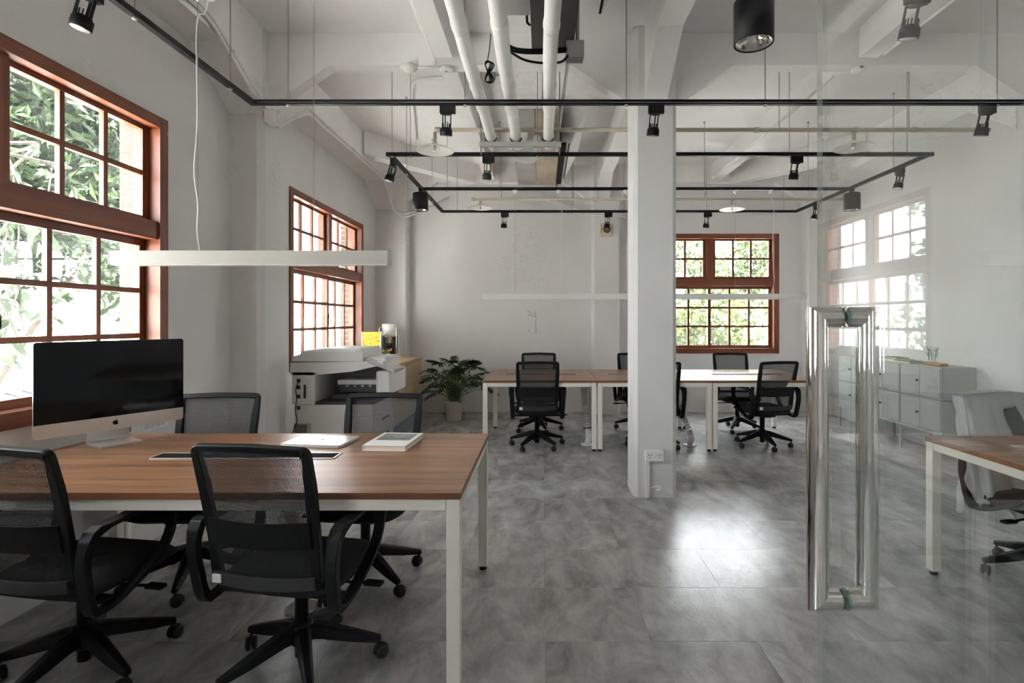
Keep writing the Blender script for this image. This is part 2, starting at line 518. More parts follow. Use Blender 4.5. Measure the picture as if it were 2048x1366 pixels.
BRICK = M('pinkish_brick', (0.065,0.040,0.033), 0.8, var=0.15, scale=8, bump=0.3, bscale=40)
MORTAR = M('pale_mortar', (0.62,0.58,0.54), 0.9)
BARK = M('grey_brown_bark', (0.032,0.024,0.017), 0.85, var=0.3, scale=12, bump=0.5, bscale=30)

# ------------------------------------------------------------------ the room shell
b = B(); box(b, WL-0.3, WR+0.2, YN-0.3, YB+0.3, -0.25, -0.005)
floor = struct('floor', b, SCREED, 'grey mottled vinyl tile floor of the office', 'floor')
# vinyl tiles, each its own piece
TW, TD = 0.914, 0.468
me_cache = {}
row = 0
y = 0.465 - TD
while y < YB:
    y1 = min(y+TD, YB)
    x = WL - (0.457 if row % 2 else 0.0) - 0.27
    while x < WR:
        xa, xb = max(x, WL), min(x+TW, WR)
        if xb - xa > 0.02:
            key = (round(xb-xa, 3), round(y1-y, 3))
            g = 0.0006
            if key not in me_cache:
                t = bxo('tile', (g, xb-xa-g, g, y1-y-g, -0.006, 0.0), FLOOR, floor)
                me_cache[key] = t.data
            else:
                t = bpy.data.objects.new('tile', me_cache[key]); C.objects.link(t); t.parent = floor
            t.location = (xa, y, 0)
        x += TW
    y += TD; row += 1
b = B(); box(b, WL, WR, YN, 0.465-TD, -0.006, 0.0)
obj('floor_sheet', b, FLOOR, floor)

def wall_with_openings(name, along, a0, a1, t0, t1, openings, z0, z1, label):
    """along='y': wall in the YZ plane with thickness t0..t1 in X; along='x': the other way round"""
    b = B()
    def bb(a, c, zz0, zz1):
        if c-a < 1e-4: return
        if along == 'y': box(b, t0, t1, a, c, zz0, zz1)
        else: box(b, a, c, t0, t1, zz0, zz1)
    cur = a0
    for o0, o1 in sorted(openings):
        bb(cur, o0, z0, z1)
        bb(o0, o1, z0, ZW0); bb(o0, o1, ZW1, z1)
        cur = o1
    bb(cur, a1, z0, z1)
    return struct(name, b, WALL, label, 'wall')

wall_left = wall_with_openings('wall_left', 'y', YN, YB, WL-0.3, WL, LEFT_WINDOWS, 0, S+0.2, 'white plastered wall with the two wooden windows on the left')
wall_back = wall_with_openings('wall_back', 'x', WL-0.3, WR+0.2, YB, YB+0.3, [BACK_WINDOW], 0, S+0.2, 'white plastered wall at the far end with one wooden window')
b = B(); box(b, WR, WR+0.2, YN, YB, 0, S+0.2)
struct('wall_right', b, WALL, 'plain white wall on the right behind the grey cabinets', 'wall')
wall_with_openings('wall_near', 'x', WL, WR, YN-0.3, YN, NEAR_WINDOWS, 0, S+0.2, 'white wall behind the viewpoint')
b = B(); box(b, WL-0.3, WR+0.2, YN-0.3, YB+0.3, S, S+0.2)
ceiling = struct('ceiling', b, CEIL, 'white painted concrete ceiling slab', 'ceiling')

# brick reveals outside the window jambs: each brick is a piece of the wall
brick_me = None
for (y0, y1) in LEFT_WINDOWS[:2]:
    z = ZW0 + 0.004; k = 0
    while z + 0.066 < ZW1:
        for half in (0,):
            if brick_me is None:
                br = bxo('brick', (-0.068, 0.068, -0.02, 0.004, 0, 0.066), BRICK, wall_left, 0.003); brick_me = br.data
            else:
                br = bpy.data.objects.new('brick', brick_me); C.objects.link(br); br.parent = wall_left
            br.location = (WL-0.232, y1-0.004, z); br.rotation_euler = (0,0,PI)
        z += 0.0722; k += 1

# columns, pilasters, beams
def pilaster(name, dims, c, label):
    b = B(); chamfer_box(b, *dims, 0, S, c)
    return struct(name, b, WALL, label, 'pilaster')
b = B(); chamfer_box(b, 0.715, 1.055, 4.235, 4.56, 0, S, 0.032)
column = struct('column', b, WALL, 'square white concrete column standing free in the room', 'column')
pilaster('wall_pilaster', (WL-0.05, -2.20, 4.24, 4.56), 0.045, 'white pilaster between the two wooden windows on the left wall')
pilaster('wall_pilaster', (3.97, WR+0.05, 4.24, 4.56), 0.045, 'white pilaster on the right wall behind the glass door')
pilaster('corner_pilaster', (WL-0.05, -2.0, 7.95, YB+0.05), 0.02, 'white corner pilaster behind the coffee machine')
pilaster('wall_pilaster', (0.735, 1.14, 7.95, YB+0.05), 0.03, 'shallow white pilaster under the speaker on the far wall')
pilaster('corner_pilaster', (3.90, WR+0.05, 7.95, YB+0.05), 0.03, 'white corner pilaster right of the far window')
pilaster('wall_pilaster', (WL-0.05, -2.20, 0.39, 0.69), 0.045, 'white pilaster on the left wall beside the viewpoint')

def beam_x(x0, x1, y0, y1, label, hl=0.5, hr=0.5, drop=0.33, ends=(True, True)):
    """beam across the room with a haunch at each end"""
    poly = [(x0, S+0.01), (x0, BEAM-(drop if ends[0] else 0))]
    if ends[0]: poly.append((x0+hl, BEAM))
    if ends[1]: poly.append((x1-hr, BEAM))
    poly += [(x1, BEAM-(drop if ends[1] else 0)), (x1, S+0.01)]
    b = B(); prism(b, poly, y0, y1, 'y')
    return struct('ceiling_beam', b, CEIL, label, 'beam')
def beam_y(x0, x1, y0, y1, label, h=0.5, drop=0.33, zb=BEAM, ends=(True, True)):
    poly = [(y0, S+0.01), (y0, zb-(drop if ends[0] else 0))]
    if ends[0]: poly.append((y0+h, zb))
    if ends[1]: poly.append((y1-h, zb))
    poly += [(y1, zb-(drop if ends[1] else 0)), (y1, S+0.01)]
    b = B(); prism(b, poly, x0, x1, 'x')
    return struct('ceiling_beam', b, CEIL, label, 'beam')
beam_x(-2.21, 0.73, 4.34, 4.46, 'haunched white concrete beam from the left pilaster to the column')
beam_x(1.04, 3.98, 4.34, 4.46, 'haunched white concrete beam from the column to the right pilaster')
beam_x(-2.02, 0.75, 8.03, YB+0.02, 'shallow white beam along the top of the far wall, left half', 0.45, 0.45, 0.3)
beam_x(1.12, 3.92, 8.03, YB+0.02, 'shallow white beam along the top of the far wall, right half', 0.45, 0.45, 0.3)
beam_x(-2.21, WR, 0.40, 0.68, 'white concrete beam overhead beside the viewpoint', ends=(False, False))
beam_y(0.80, 0.98, 0.6, 4.26, 'white concrete beam from the column towards the viewpoint', ends=(False, True))
beam_y(0.80, 0.98, 4.54, 7.98, 'white concrete beam from the column to the far wall')
beam_y(WL-0.02, -2.21, 0.6, 4.26, 'white concrete beam along the left wall over the near window', zb=3.33)
beam_y(WL-0.02, -2.21, 4.54, 7.98, 'white concrete beam along the left wall over the far window', zb=3.33)
beam_y(3.98, WR+0.02, 0.6, 4.26, 'white concrete beam along the right wall near the glass door', zb=3.33)
beam_y(3.98, WR+0.02, 4.54, 7.98, 'white concrete beam along the right wall above the cabinets', zb=3.33)
for (ya, yb, w1) in ((0.6, 4.26, 'near'), (4.54, 7.98, 'far')):
    beam_y(-0.85, -0.71, ya, yb, 'narrow white ceiling joist in the left bay, %s span' % w1, zb=3.46, ends=(False, False))
    beam_y(2.50, 2.64, ya, yb, 'narrow white ceiling joist in the right bay, %s span' % w1, zb=3.46, ends=(False, False))
def brace(p0, p1, label):
    p0 = Vector(p0); p1 = Vector(p1); d = (p1-p0).normalized(); n = Vector((-d.y, d.x))*0.09
    b = B(); prism(b, [tuple(p0+n), tuple(p0-n), tuple(p1-n), tuple(p1+n)], 3.42, S+0.01, 'z')
    return struct('ceiling_beam', b, CEIL, label, 'beam')
brace((-2.24, 6.65), (-1.05, 8.08), 'diagonal white corner brace beam at the far left of the ceiling')
brace((4.02, 6.65), (2.85, 8.08), 'diagonal white corner brace beam at the far right of the ceiling')

# ------------------------------------------------------------------ windows
def window(n, w, loc, rz, label, latch=False):
    H = ZW1-ZW0
    root = bpy.data.objects.new('window_%d' % n, None); C.objects.link(root)
    root.location = loc; root.rotation_euler = (0,0,rz)
    tag(root, label, 'window', kind='structure')
    b = B()
    box(b, 0, 0.075, -0.014, 0.165, 0, H); box(b, w-0.075, w, -0.014, 0.165, 0, H)
    obj('frame_post', b, WINWOOD, root)
    b = B(); box(b, 0.075, w-0.075, -0.012, 0.165, H-0.07, H); box(b, 0.075, w-0.075, -0.012, 0.165, 0, 0.078)
    obj('frame_rail', b, WINWOODX, root)
    bxo('transom', (0.075, w-0.075, 0.0, 0.15, 1.02, 1.134), WINWOODX, root)
    bxo('mullion', (w/2-0.045, w/2+0.045, 0.015, 0.15, 1.134, H-0.07), WINWOOD, root)
    def sash(x0, x1, z0, z1, y0, y1, nx, nz, st, rail):
        b = B()
        box(b, x0, x0+st, y0, y1, z0, z1); box(b, x1-st, x1, y0, y1, z0, z1)
        gx0, gx1, gz0, gz1 = x0+st, x1-st, z0+rail, z1-rail
        dx, dz = (gx1-gx0)/nx, (gz1-gz0)/nz
        for i in range(1, nx): box(b, gx0+dx*i-0.015, gx0+dx*i+0.015, y0+0.004, y1-0.004, gz0, gz1)
        s = obj('sash', b, WINWOOD, root)
        b = B()
        box(b, gx0, gx1, y0, y1, z0, z0+rail); box(b, gx0, gx1, y0, y1, z1-rail, z1)
        for k in range(1, nz): box(b, gx0, gx1, y0+0.005, y1-0.005, gz0+dz*k-0.015, gz0+dz*k+0.015)
        obj('sash_rail', b, WINWOODX, s)
        ym = (y0+y1)/2
        for i in range(nx):
            for k in range(nz):
                bxo('pane', (gx0+dx*i+0.010, gx0+dx*(i+1)-0.010, ym-0.0015, ym+0.0015, gz0+dz*k+0.010, gz0+dz*(k+1)-0.010), PANE, s)
        return s
    zU0, zU1 = 1.134, H-0.07
    sash(0.076, w/2-0.045, zU0, zU1, 0.06, 0.095, 3, 2, 0.05, 0.028)
    sash(w/2+0.045, w-0.076, zU0, zU1, 0.06, 0.095, 3, 2, 0.05, 0.028)
    s1 = sash(0.076, w/2+0.022, 0.078, 1.02, 0.045, 0.080, 3, 3, 0.045, 0.045)
    s2 = sash(w/2-0.022, w-0.076, 0.078, 1.02, 0.084, 0.119, 3, 3, 0.045, 0.045)
    b = B(); box(b, 0.075, w-0.075, 0.028, 0.034, 1.134, 1.142)
    obj('track_strip', b, BLACKMATT, root)
    b = B()
    tube(b, fillet([(w/2-0.0, 0.045, 0.53), (w/2, 0.015, 0.53), (w/2, 0.012, 0.47), (w/2, 0.03, 0.45)], 0.015), 0.006, 8)
    rbox(b, w/2-0.012, w/2+0.012, 0.036, 0.048, 0.44, 0.58, 0.004)
    obj('latch', b, BLACKMATT, root)
    return root
window(1, 2.14, (WL, 1.39, ZW0), R(90), 'large red-brown wooden window beside the big computer')
window(2, 2.14, (WL, 5.24, ZW0), R(90), 'red-brown wooden window behind the printer')
window(3, BACK_WINDOW[1]-BACK_WINDOW[0], (BACK_WINDOW[0], YB, ZW0), 0, 'red-brown wooden window in the far wall with bright garden leaves outside')
window(4, 1.96, (WL, -2.46, ZW0), R(90), 'added unseen wooden window behind the viewpoint, letting in fill light')  # added out of view to balance the light in the near half

# ------------------------------------------------------------------ glass door with pull handles, and the fixed panes beside the doorway
GX = 0.655
door = tag(bpy.data.objects.new('door_1', None), 'frameless glass door standing open with long steel handles', 'door', kind='structure')
C.objects.link(door); door.location = (GX, 0.2, 0)
b = B(); box(b, -0.006, 0.006, 0.0, 1.075, 0.012, 2.55)
obj('glass_leaf', b, DOORGLASS, door)
b = B(); box(b, -0.0062, 0.0062, 1.0752, 1.0765, 0.012, 2.55)
obj('glass_edge', b, PALEEDGE, door)
for z0 in (0.01, 2.46):
    bxo('patch_fitting', (-0.016, 0.016, 0.0, 0.16, z0, z0+0.09), CHROME, door, 0.003)
HY = 0.98
for s, r in ((-1, 0.0225), (1, 0.0225)):
    b = B(); x = s*0.0545
    zt, zb = 1.39+ (640-634)/926, 1.39-(1205-640)/926
    pts = [(s*0.008, HY, zt), (x, HY, zt), (x, HY, zb), (s*0.008, HY, zb)]
    # mitred corners
    P = [Vector(p) for p in pts]
    X, Y, Z = Vector((1,0,0)), Vector((0,1,0)), Vector((0,0,1))
    def ring(c, v): return [b.verts.new(c+(Y*math.cos(2*PI*k/28)+v*math.sin(2*PI*k/28))*r) for k in range(28)]
    V = [Z, Z + X*s, X*s - Z, -Z]       # mitred corners, one sharp-edged length of tube each
    for q in range(3):
        A, Bq = ring(P[q], V[q]), ring(P[q+1], V[q+1])
        for k in range(28):
            f = b.faces.new((A[k], A[(k+1) % 28], Bq[(k+1) % 28], Bq[k])); f.smooth = True
    bmesh.ops.recalc_face_normals(b, faces=b.faces[:])
    h = obj('pull_handle', b, CHROME, door)
    b = B()
    for z in (zt, zb): lathe(b, [(0,0),(0.0225,0),(0.0225,0.004),(0,0.004)], 20, (s*0.0065, HY, z), (s,0,0))
    obj('gasket', b, GLASSEDGE, h)
for x0, x1, lab in ((WL, -0.40, 'left'), (0.72, WR, 'right')):
    b = B(); box(b, x0+0.002, x1, 0.194, 0.206, 0.012, 2.55)
    tag(obj('glass_partition', b, DOORGLASS), 'fixed clear glass pane %s of the doorway' % lab, 'partition', kind='structure')
b = B(); box(b, WL, WR, 0.17, 0.23, 2.56, S)
struct('wall_over_glass', b, WALL, 'white wall above the glass doorway', 'wall')

# ------------------------------------------------------------------ desks
DZ = 0.75
def desk(label, x0, x1, y0, y1, tray, group=None, legx=None):
    cx, cyy = (x0+x1)/2, (y0+y1)/2
    t = thing('office_desk', label, 'desk', (cx, cyy, 0), 0, group)
    w, d = (x1-x0)/2, (y1-y0)/2
    b = B(); box(b, -w, w, -d, d, DZ-0.024, DZ)
    top = obj('tabletop', b, DESKWOOD, t)
    b = B()
    e = 0.0012
    box(b, -w-e, w+e, -d-e, -d, DZ-0.025, DZ-0.0008); box(b, -w-e, w+e, d, d+e, DZ-0.025, DZ-0.0008)
    box(b, -w-e, -w, -d, d, DZ-0.025, DZ-0.0008); box(b, w, w+e, -d, d, DZ-0.025, DZ-0.0008)
    obj('edge_band', b, DESKEDGE, top)
    L = 0.05
    for sy in (-1, 1):
        ya, yb = (-d+0.004, -d+0.004+0.03) if sy < 0 else (d-0.034, d-0.004)
        bxo('frame_rail', (-w+L+0.004, w-L-0.004, ya, yb, DZ-0.068, DZ-0.0255), CREAM, t, 0.002)
    for sx in (-1, 1):
        xa, xb = (-w+0.006, -w+0.006+0.035) if sx < 0 else (w-0.041, w-0.006)
        bxo('frame_rail', (xa, xb, -d+L+0.004, d-L-0.004, DZ-0.068, DZ-0.0255), CREAM, t, 0.002)
    for sx in (-1, 1):
        for sy in (-1, 1):
            xa = -w+0.002 if sx < 0 else w-0.002-L
            yy = -d+0.002 if sy < 0 else d-0.002-L
            lg = bxo('leg', (xa, xa+L, yy, yy+L, 0.022, DZ-0.0255), CREAM, t, 0.002)
            b = B(); cyl(b, xa+L/2, yy+L/2, 0, 0.012, 0.02, 14); cyl(b, xa+L/2, yy+L/2, 0.012, 0.024, 0.009, 10)
            obj('foot', b, BLACKMATT, lg)
    if tray:
        tx0, tx1, ty, td = tray
        b = B()
        for q in ((tx0, tx1, ty-td, ty-td+0.008), (tx0, tx1, ty+td-0.008, ty+td), (tx0, tx0+0.008, ty-td, ty+td), (tx1-0.008, tx1, ty-td, ty+td)):
            box(b, q[0]-cx, q[1]-cx, q[2]-cyy, q[3]-cyy, DZ, DZ+0.004)
        tr = obj('cable_tray_frame', b, BRUSHED, t)
        b = B(); box(b, tx0+0.008-cx, tx1-0.008-cx, ty-td+0.008-cyy, ty+td-0.016-cyy, DZ, DZ+0.003)
        obj('cable_tray_cover', b, TRAYBLACK, tr)
    return t
desk('walnut-topped desk with cream legs carrying the big computer', -2.41, -0.305, 2.0, 3.045, (-1.82, -0.96, 2.54, 0.055))
FAR = (5.71, 6.98)
desk('walnut-topped desk in the far row, at the end nearest the potted plant', -0.635, 0.574, *FAR, (-0.45, 0.40, 6.35, 0.06), 'desks of the far row')
desk('walnut-topped desk in the far row, middle one half hidden by the column', 0.582, 1.795, *FAR, (0.75, 1.62, 6.35, 0.06), 'desks of the far row')
desk('walnut-topped desk in the far row, at the end nearest the glass door', 1.803, 3.01, *FAR, (1.98, 2.84, 6.35, 0.06), 'desks of the far row')
desk('walnut-topped desk with white legs seen through the glass door', 2.115, 4.22, 1.93, 2.985, (2.7, 3.56, 2.46, 0.055))

# ------------------------------------------------------------------ mesh-back office chairs
def back_y(z):
    t = (z-0.42)/0.53
    return -0.205 - 0.045*t - 0.055*t*t
def make_chair():
    t = thing('office_chair', '', 'chair')
    # seat cushion
    b = B()
    n, m = 14, 14
    def seat_pt(u, v, top):
        x = (u-0.5)*2; yv = (v-0.5)*2
        k = (abs(x)**5+abs(yv)**5)**(1/5) or 1
        k2 = max(abs(x), abs(yv)) or 1
        sx, sy = x*k2/k, yv*k2/k
        X = sx*0.245; Yv = 0.015+sy*0.235
        edge = max(0, (k2-0.72)/0.28)
        if top: z = 0.455 - 0.035*edge**2.2 - 0.012*(1-abs(x))*max(0, 1-abs(yv)) - (0.02*max(0, sy-0.5)**2*4)
        else: z = 0.372 + 0.03*edge**2 - 0.0*x
        return (X, Yv, z)
    for top in (True, False):
        g = [[b.verts.new(seat_pt(i/n, j/m, top)) for j in range(m+1)] for i in range(n+1)]
        for i in range(n):
            for j in range(m):
                b.faces.new((g[i][j], g[i+1][j], g[i+1][j+1], g[i][j+1]) if top else (g[i][j], g[i][j+1], g[i+1][j+1], g[i+1][j]))
        if top: gt = g
        else: gb = g
    def loop(g): return [g[i][0] for i in range(n)] + [g[n][j] for j in range(m)] + [g[i][m] for i in range(n, 0, -1)] + [g[0][j] for j in range(m, 0, -1)]
    A, Bq = loop(gt), loop(gb)
    for i in range(len(A)):
        b.faces.new((Bq[i], Bq[(i+1) % len(A)], A[(i+1) % len(A)], A[i]))
    bmesh.ops.recalc_face_normals(b, faces=b.faces[:])
    obj('seat', b, FABRIC, t, smooth=True)
    # back frame: closed rounded loop lying on the curved back surface
    def fr(x, z): return Vector((x, back_y(z)-0.012*(x/0.21)**2*0+0, z))
    path2 = fillet([Vector((-0.198, 0, 0.45)), Vector((-0.200, 0, 0.60)), Vector((-0.207, 0, 0.80)), Vector((-0.212, 0, 0.94)), Vector((0, 0, 0.946)), Vector((0.212, 0, 0.94)), Vector((0.207, 0, 0.80)), Vector((0.200, 0, 0.60)), Vector((0.198, 0, 0.45))], 0.018, 4)
    pts = [fr(p.x, p.z) for p in path2]
    b = B(); band(b, pts, (0, -1, -0.18), [0.040 if abs(p.x) > 0.17 and p.z < 0.91 else 0.030 for p in pts], 0.026)
    bmesh.ops.bevel(b, geom=b.edges[:], offset=0.004, segments=1, affect='EDGES')
    obj('back_frame', b, BLACK, t)
    # woven back
    vs_, fs_ = [], []
    nx, nz = 12, 24
    for k in range(nz+1):
        z = 0.445 + (0.938-0.445)*k/nz
        for i in range(nx+1):
            u = i/nx*2-1
            vs_.append((u*0.203, back_y(z)-0.010-0.018*(1-u*u), z))
    for k in range(nz):
        for i in range(nx):
            a = k*(nx+1)+i; fs_.append((a, a+1, a+nx+2, a+nx+1))
    raw('back_mesh', vs_, fs_, WEAVE, t, True)
    def curved_bar(name, z0, z1, xw, off, th, bow, mat):
        b = B(); N = 10; rows = []
        for i in range(N+1):
            u = i/N*2-1
            x = u*xw
            o = off - bow*(1-u*u)
            zz0, zz1 = z0-0.006*(1-u*u), z1-0.006*(1-u*u)
            rows.append([b.verts.new((x, back_y(zz0)+o, zz0)), b.verts.new((x, back_y(zz1)+o, zz1)), b.verts.new((x, back_y(zz1)+o-th, zz1)), b.verts.new((x, back_y(zz0)+o-th, zz0))])
        for a, c in zip(rows, rows[1:]):
            for k in range(4): b.faces.new((a[k], a[(k+1) % 4], c[(k+1) % 4], c[k]))
        b.faces.new(rows[0]); b.faces.new(rows[-1][::-1])
        bmesh.ops.recalc_face_normals(b, faces=b.faces[:])
        return obj(name, b, mat, t)
    curved_bar('lumbar_support', 0.585, 0.685, 0.198, -0.016, 0.008, 0.022, BLACK)
    bar = curved_bar('back_crossbar', 0.435, 0.478, 0.200, -0.010, 0.016, 0.024, GREYBAR)
    b = B(); box(b, -0.192, -0.158, back_y(0.457)-0.040, back_y(0.457)-0.033, 0.443, 0.472)
    lb = obj('maker_label', b, PAPER, bar); lb['label'] = 'small white sticker'
    # arms: closed flat loops
    for s in (-1, 1):
        loop_ = [(-0.215, 0.64), (-0.12, 0.66), (0.03, 0.668), (0.10, 0.655), (0.125, 0.60), (0.115, 0.52), (0.06, 0.445), (-0.03, 0.392), (-0.12, 0.355), (-0.185, 0.352), (-0.212, 0.385), (-0.228, 0.46), (-0.240, 0.55)]
        P = [Vector((0, p[0], p[1])) for p in loop_]
        sm = []
        for i in range(len(P)):
            p0, p1, p2, p3 = P[i-1], P[i], P[(i+1) % len(P)], P[(i+2) % len(P)]
            for k in range(3):
                q = k/3
                sm.append(0.5*((2*p1)+(p2-p0)*q+(2*p0-5*p1+4*p2-p3)*q*q+(3*p1-p0-3*p2+p3)*q**3))
        pts = [Vector((s*(0.262+0.018*max(0, (p.z-0.36)/0.3)), p.y, p.z)) for p in sm]
        wd = [0.030 if p.y < -0.17 else 0.017 for p in pts]
        dd = [0.050 if p.z > 0.60 else 0.042 for p in pts]
        b = B(); band(b, pts, (1,0,0), wd, dd, True)
        bmesh.ops.bevel(b, geom=b.edges[:], offset=0.003, segments=1, affect='EDGES')
        obj('armrest', b, BLACK, t)
    # mechanism, lever, lift
    b = B(); rbox(b, -0.09, 0.09, -0.12, 0.12, 0.335, 0.385, 0.012); rbox(b, -0.255, 0.255, -0.15, -0.10, 0.358, 0.376, 0.006)
    obj('seat_mechanism', b, BLACK, t)
    b = B(); tube(b, fillet([(0.08,0.02,0.35),(0.2,0.02,0.345),(0.275,0.03,0.345)], 0.02), 0.006, 8); rbox(b, 0.255, 0.33, 0.012, 0.048, 0.336, 0.352, 0.005)
    obj('lever', b, BLACK, t)
    b = B(); cyl(b, 0, 0, 0.29, 0.345, 0.015, 14)
    gl = obj('gas_lift', b, STEEL, t)
    b = B(); lathe(b, [(0,0.045),(0.022,0.045),(0.025,0.05),(0.026,0.30),(0.0285,0.302),(0.0285,0.315),(0,0.315)], 18)
    obj('lift_cover', b, BLACK, gl)
    b = B(); lathe(b, [(0,0.10),(0.038,0.10),(0.05,0.115),(0.048,0.17),(0.036,0.185),(0,0.185)], 20)
    obj('base_hub', b, BLACK, t)
    arm_me = cast_me = None
    for k in range(5):
        a = k*2*PI/5
        if arm_me is None:
            b = B()
            secs = [(0.02, 0.032, 0.125, 0.178), (0.08, 0.028, 0.118, 0.170), (0.20, 0.021, 0.088, 0.130), (0.285, 0.015, 0.072, 0.100), (0.305, 0.012, 0.070, 0.093)]
            rows = []
            for x, hw, z0, z1 in secs:
                rows.append([b.verts.new((x, -hw, z0)), b.verts.new((x, hw, z0)), b.verts.new((x, hw, z1-0.008)), b.verts.new((x, hw*0.55, z1)), b.verts.new((x, -hw*0.55, z1)), b.verts.new((x, -hw, z1-0.008))])
            for A, Bq in zip(rows, rows[1:]):
                for q in range(6): b.faces.new((A[q], A[(q+1) % 6], Bq[(q+1) % 6], Bq[q]))
            b.faces.new(rows[0][::-1]); b.faces.new(rows[-1])
            bmesh.ops.recalc_face_normals(b, faces=b.faces[:])
            o = obj('base_arm', b, BLACK, t); arm_me = o.data
            b = B()
            cyl(b, 0, 0, 0.05, 0.075, 0.007, 10)
            for s in (-1, 1):
                lathe(b, [(0,-0.009),(0.017,-0.009),(0.025,-0.007),(0.0275,0),(0.025,0.007),(0.017,0.009),(0,0.009)], 18, (0.012, s*0.013, 0.0275), (0,1,0))
            prism(b, [(0.012+0.032*math.cos(q), 0.0275+0.032*math.sin(q)) for q in [R(v) for v in range(10, 190, 20)]]+[(-0.012, 0.024), (0.03, 0.03)], -0.005, 0.005, 'y')
            c = obj('caster', b, RUBBER, t); cast_me = c.data
        else:
            o = bpy.data.objects.new('base_arm', arm_me); C.objects.link(o); o.parent = t
            c = bpy.data.objects.new('caster', cast_me); C.objects.link(c); c.parent = t
        o.rotation_euler = (0,0,a)
        c.location = (0.295*math.cos(a), 0.295*math.sin(a), 0)
        c.rotation_euler = (0,0,a*1.7+0.6)
    return t
chair0 = make_chair()
chairs = [
    ((-0.965, 2.165), -9, 20, 'black mesh office chair in front of the near desk, back turned, right of two'),
    ((-1.815, 2.14), -9, 35, 'black mesh office chair at the left edge of the picture, back turned'),
    ((-1.875, 2.90), 186, 10, 'black mesh office chair behind the near desk, directly beside the big screen'),
    ((-0.95, 2.90), 177, 50, 'black mesh office chair behind the near desk in front of the printer'),
    ((-0.06, 5.93), 2, 0, 'black mesh office chair, back turned, at the far desk nearest the potted plant'),
    ((-0.05, 6.82), 180, 15, 'black mesh office chair facing the viewer at the far desk nearest the potted plant'),
    ((1.22, 6.82), 182, 33, 'black mesh office chair facing the viewer at the middle far desk, mostly behind the column'),
    ((1.225, 5.95), 0, 12, 'black mesh office chair, back turned, almost hidden behind the column'),
    ((2.42, 5.95), 12, 25, 'black mesh office chair turned slightly left at the far desk beside the door handle'),
    ((2.46, 6.82), 178, 40, 'black mesh office chair under the far window, facing the viewer'),
    ((2.70, 2.88), 190, 30, 'black office chair under a plastic cover seen through the glass door'),
]
used = False
chair_objs = []
for (cx_, cy_), deg, spin, lab in chairs:
    if not used:
        o = chair0; used = True
        o.location = (cx_, cy_, 0); o.rotation_euler = (0,0,R(deg)); o['label'] = lab; o['group'] = 'black mesh office chairs'
    else:
        o = dup(chair0, (cx_, cy_, 0), R(deg), lab, 'black mesh office chairs')
    for ch in o.children:     # the star base swivels freely under the seat
        if ch.name.startswith('base_arm') or ch.name.startswith('caster'):
            q = Matrix.Rotation(R(spin), 3, 'Z')
            ch.location = q @ ch.location
            ch.rotation_euler = (0, 0, ch.rotation_euler.z + R(spin))
    chair_objs.append(o)

# plastic dust cover over the chair behind the right desk
def plastic_cover():
    m = bpy.data.materials.new('thin_white_plastic'); m.use_nodes = True
    nt = m.node_tree; N, L = nt.nodes, nt.links; N.clear()
    out = N.new('ShaderNodeOutputMaterial')
    p = N.new('ShaderNodeBsdfPrincipled'); p.inputs['Base Color'].default_value = (0.80,0.82,0.83,1); p.inputs['Roughness'].default_value = 0.3
    tl = N.new('ShaderNodeBsdfTranslucent'); tl.inputs['Color'].default_value = (0.85,0.87,0.88,1)
    tr = N.new('ShaderNodeBsdfTransparent')
    m1 = N.new('ShaderNodeMixShader'); m1.inputs[0].default_value = 0.35
    m2 = N.new('ShaderNodeMixShader'); m2.inputs[0].default_value = 0.22
    L.new(p.outputs[0], m1.inputs[1]); L.new(tl.outputs[0], m1.inputs[2]); L.new(m1.outputs[0], m2.inputs[1]); L.new(tr.outputs[0], m2.inputs[2])
    L.new(m2.outputs[0], out.inputs['Surface'])
    rnd = random.Random(3)
    NU, NV = 96, 30
    ph = [rnd.uniform(0, 6.28) for _ in range(12)]
    verts = []; faces = []
    for j in range(NV+1):
        v = j/NV
        for i in range(NU):
            a = 2*PI*i/NU
            # rounded rectangle round the back panel, flaring towards the hem
            hw = 0.235 + 0.035*v; hd = 0.042 + 0.055*v
            ca, sa = math.cos(a), math.sin(a)
            k = (abs(ca)**6 + abs(sa)**6)**(-1/6)
            hem = 0.40 + 0.07*math.sin(3*a+1.0) + 0.05*math.sin(7*a+ph[0]) + 0.02*math.sin(17*a)
            z = 0.972 - 0.02*abs(ca*k)**3 - v*(0.972-hem)
            w = (0.004+0.016*v)*(math.sin(9*a+ph[1]+2.5*v)+0.6*math.sin(17*a+ph[2]-3*v)+0.4*math.sin(29*a+ph[3]+6*v)) + 0.006*math.sin(22*v+5*a+ph[4])
            x = ca*k*(hw+w); yv = sa*k*(hd+w*0.8) + back_y(min(z, 0.95)) - 0.005
            # torn opening low in the front of the bag
            verts.append((x, yv, z))
    for j in range(NV):
        for i in range(NU):
            i2 = (i+1) % NU
            a = 2*PI*(i+0.5)/NU; v = (j+0.5)/NV
            if 0.18 < v < 0.75 and abs(a - 1.75) < 0.22 - 0.10*abs(v-0.5): continue
            faces.append((j*NU+i, j*NU+i2, (j+1)*NU+i2, (j+1)*NU+i))
    c = len(verts); verts.append((0, back_y(0.95)-0.005, 0.975))
    for i in range(NU): faces.append((c, i, (i+1) % NU))
    o = raw('plastic_cover', verts, faces, m, None, True)
    o.location = chair_objs[10].location; o.rotation_euler = chair_objs[10].rotation_euler
    md = o.modifiers.new('thickness', 'SOLIDIFY'); md.thickness = 0.0006
    return tag(o, 'crumpled translucent white plastic bag pulled over a chair back', 'plastic cover')
plastic_cover()

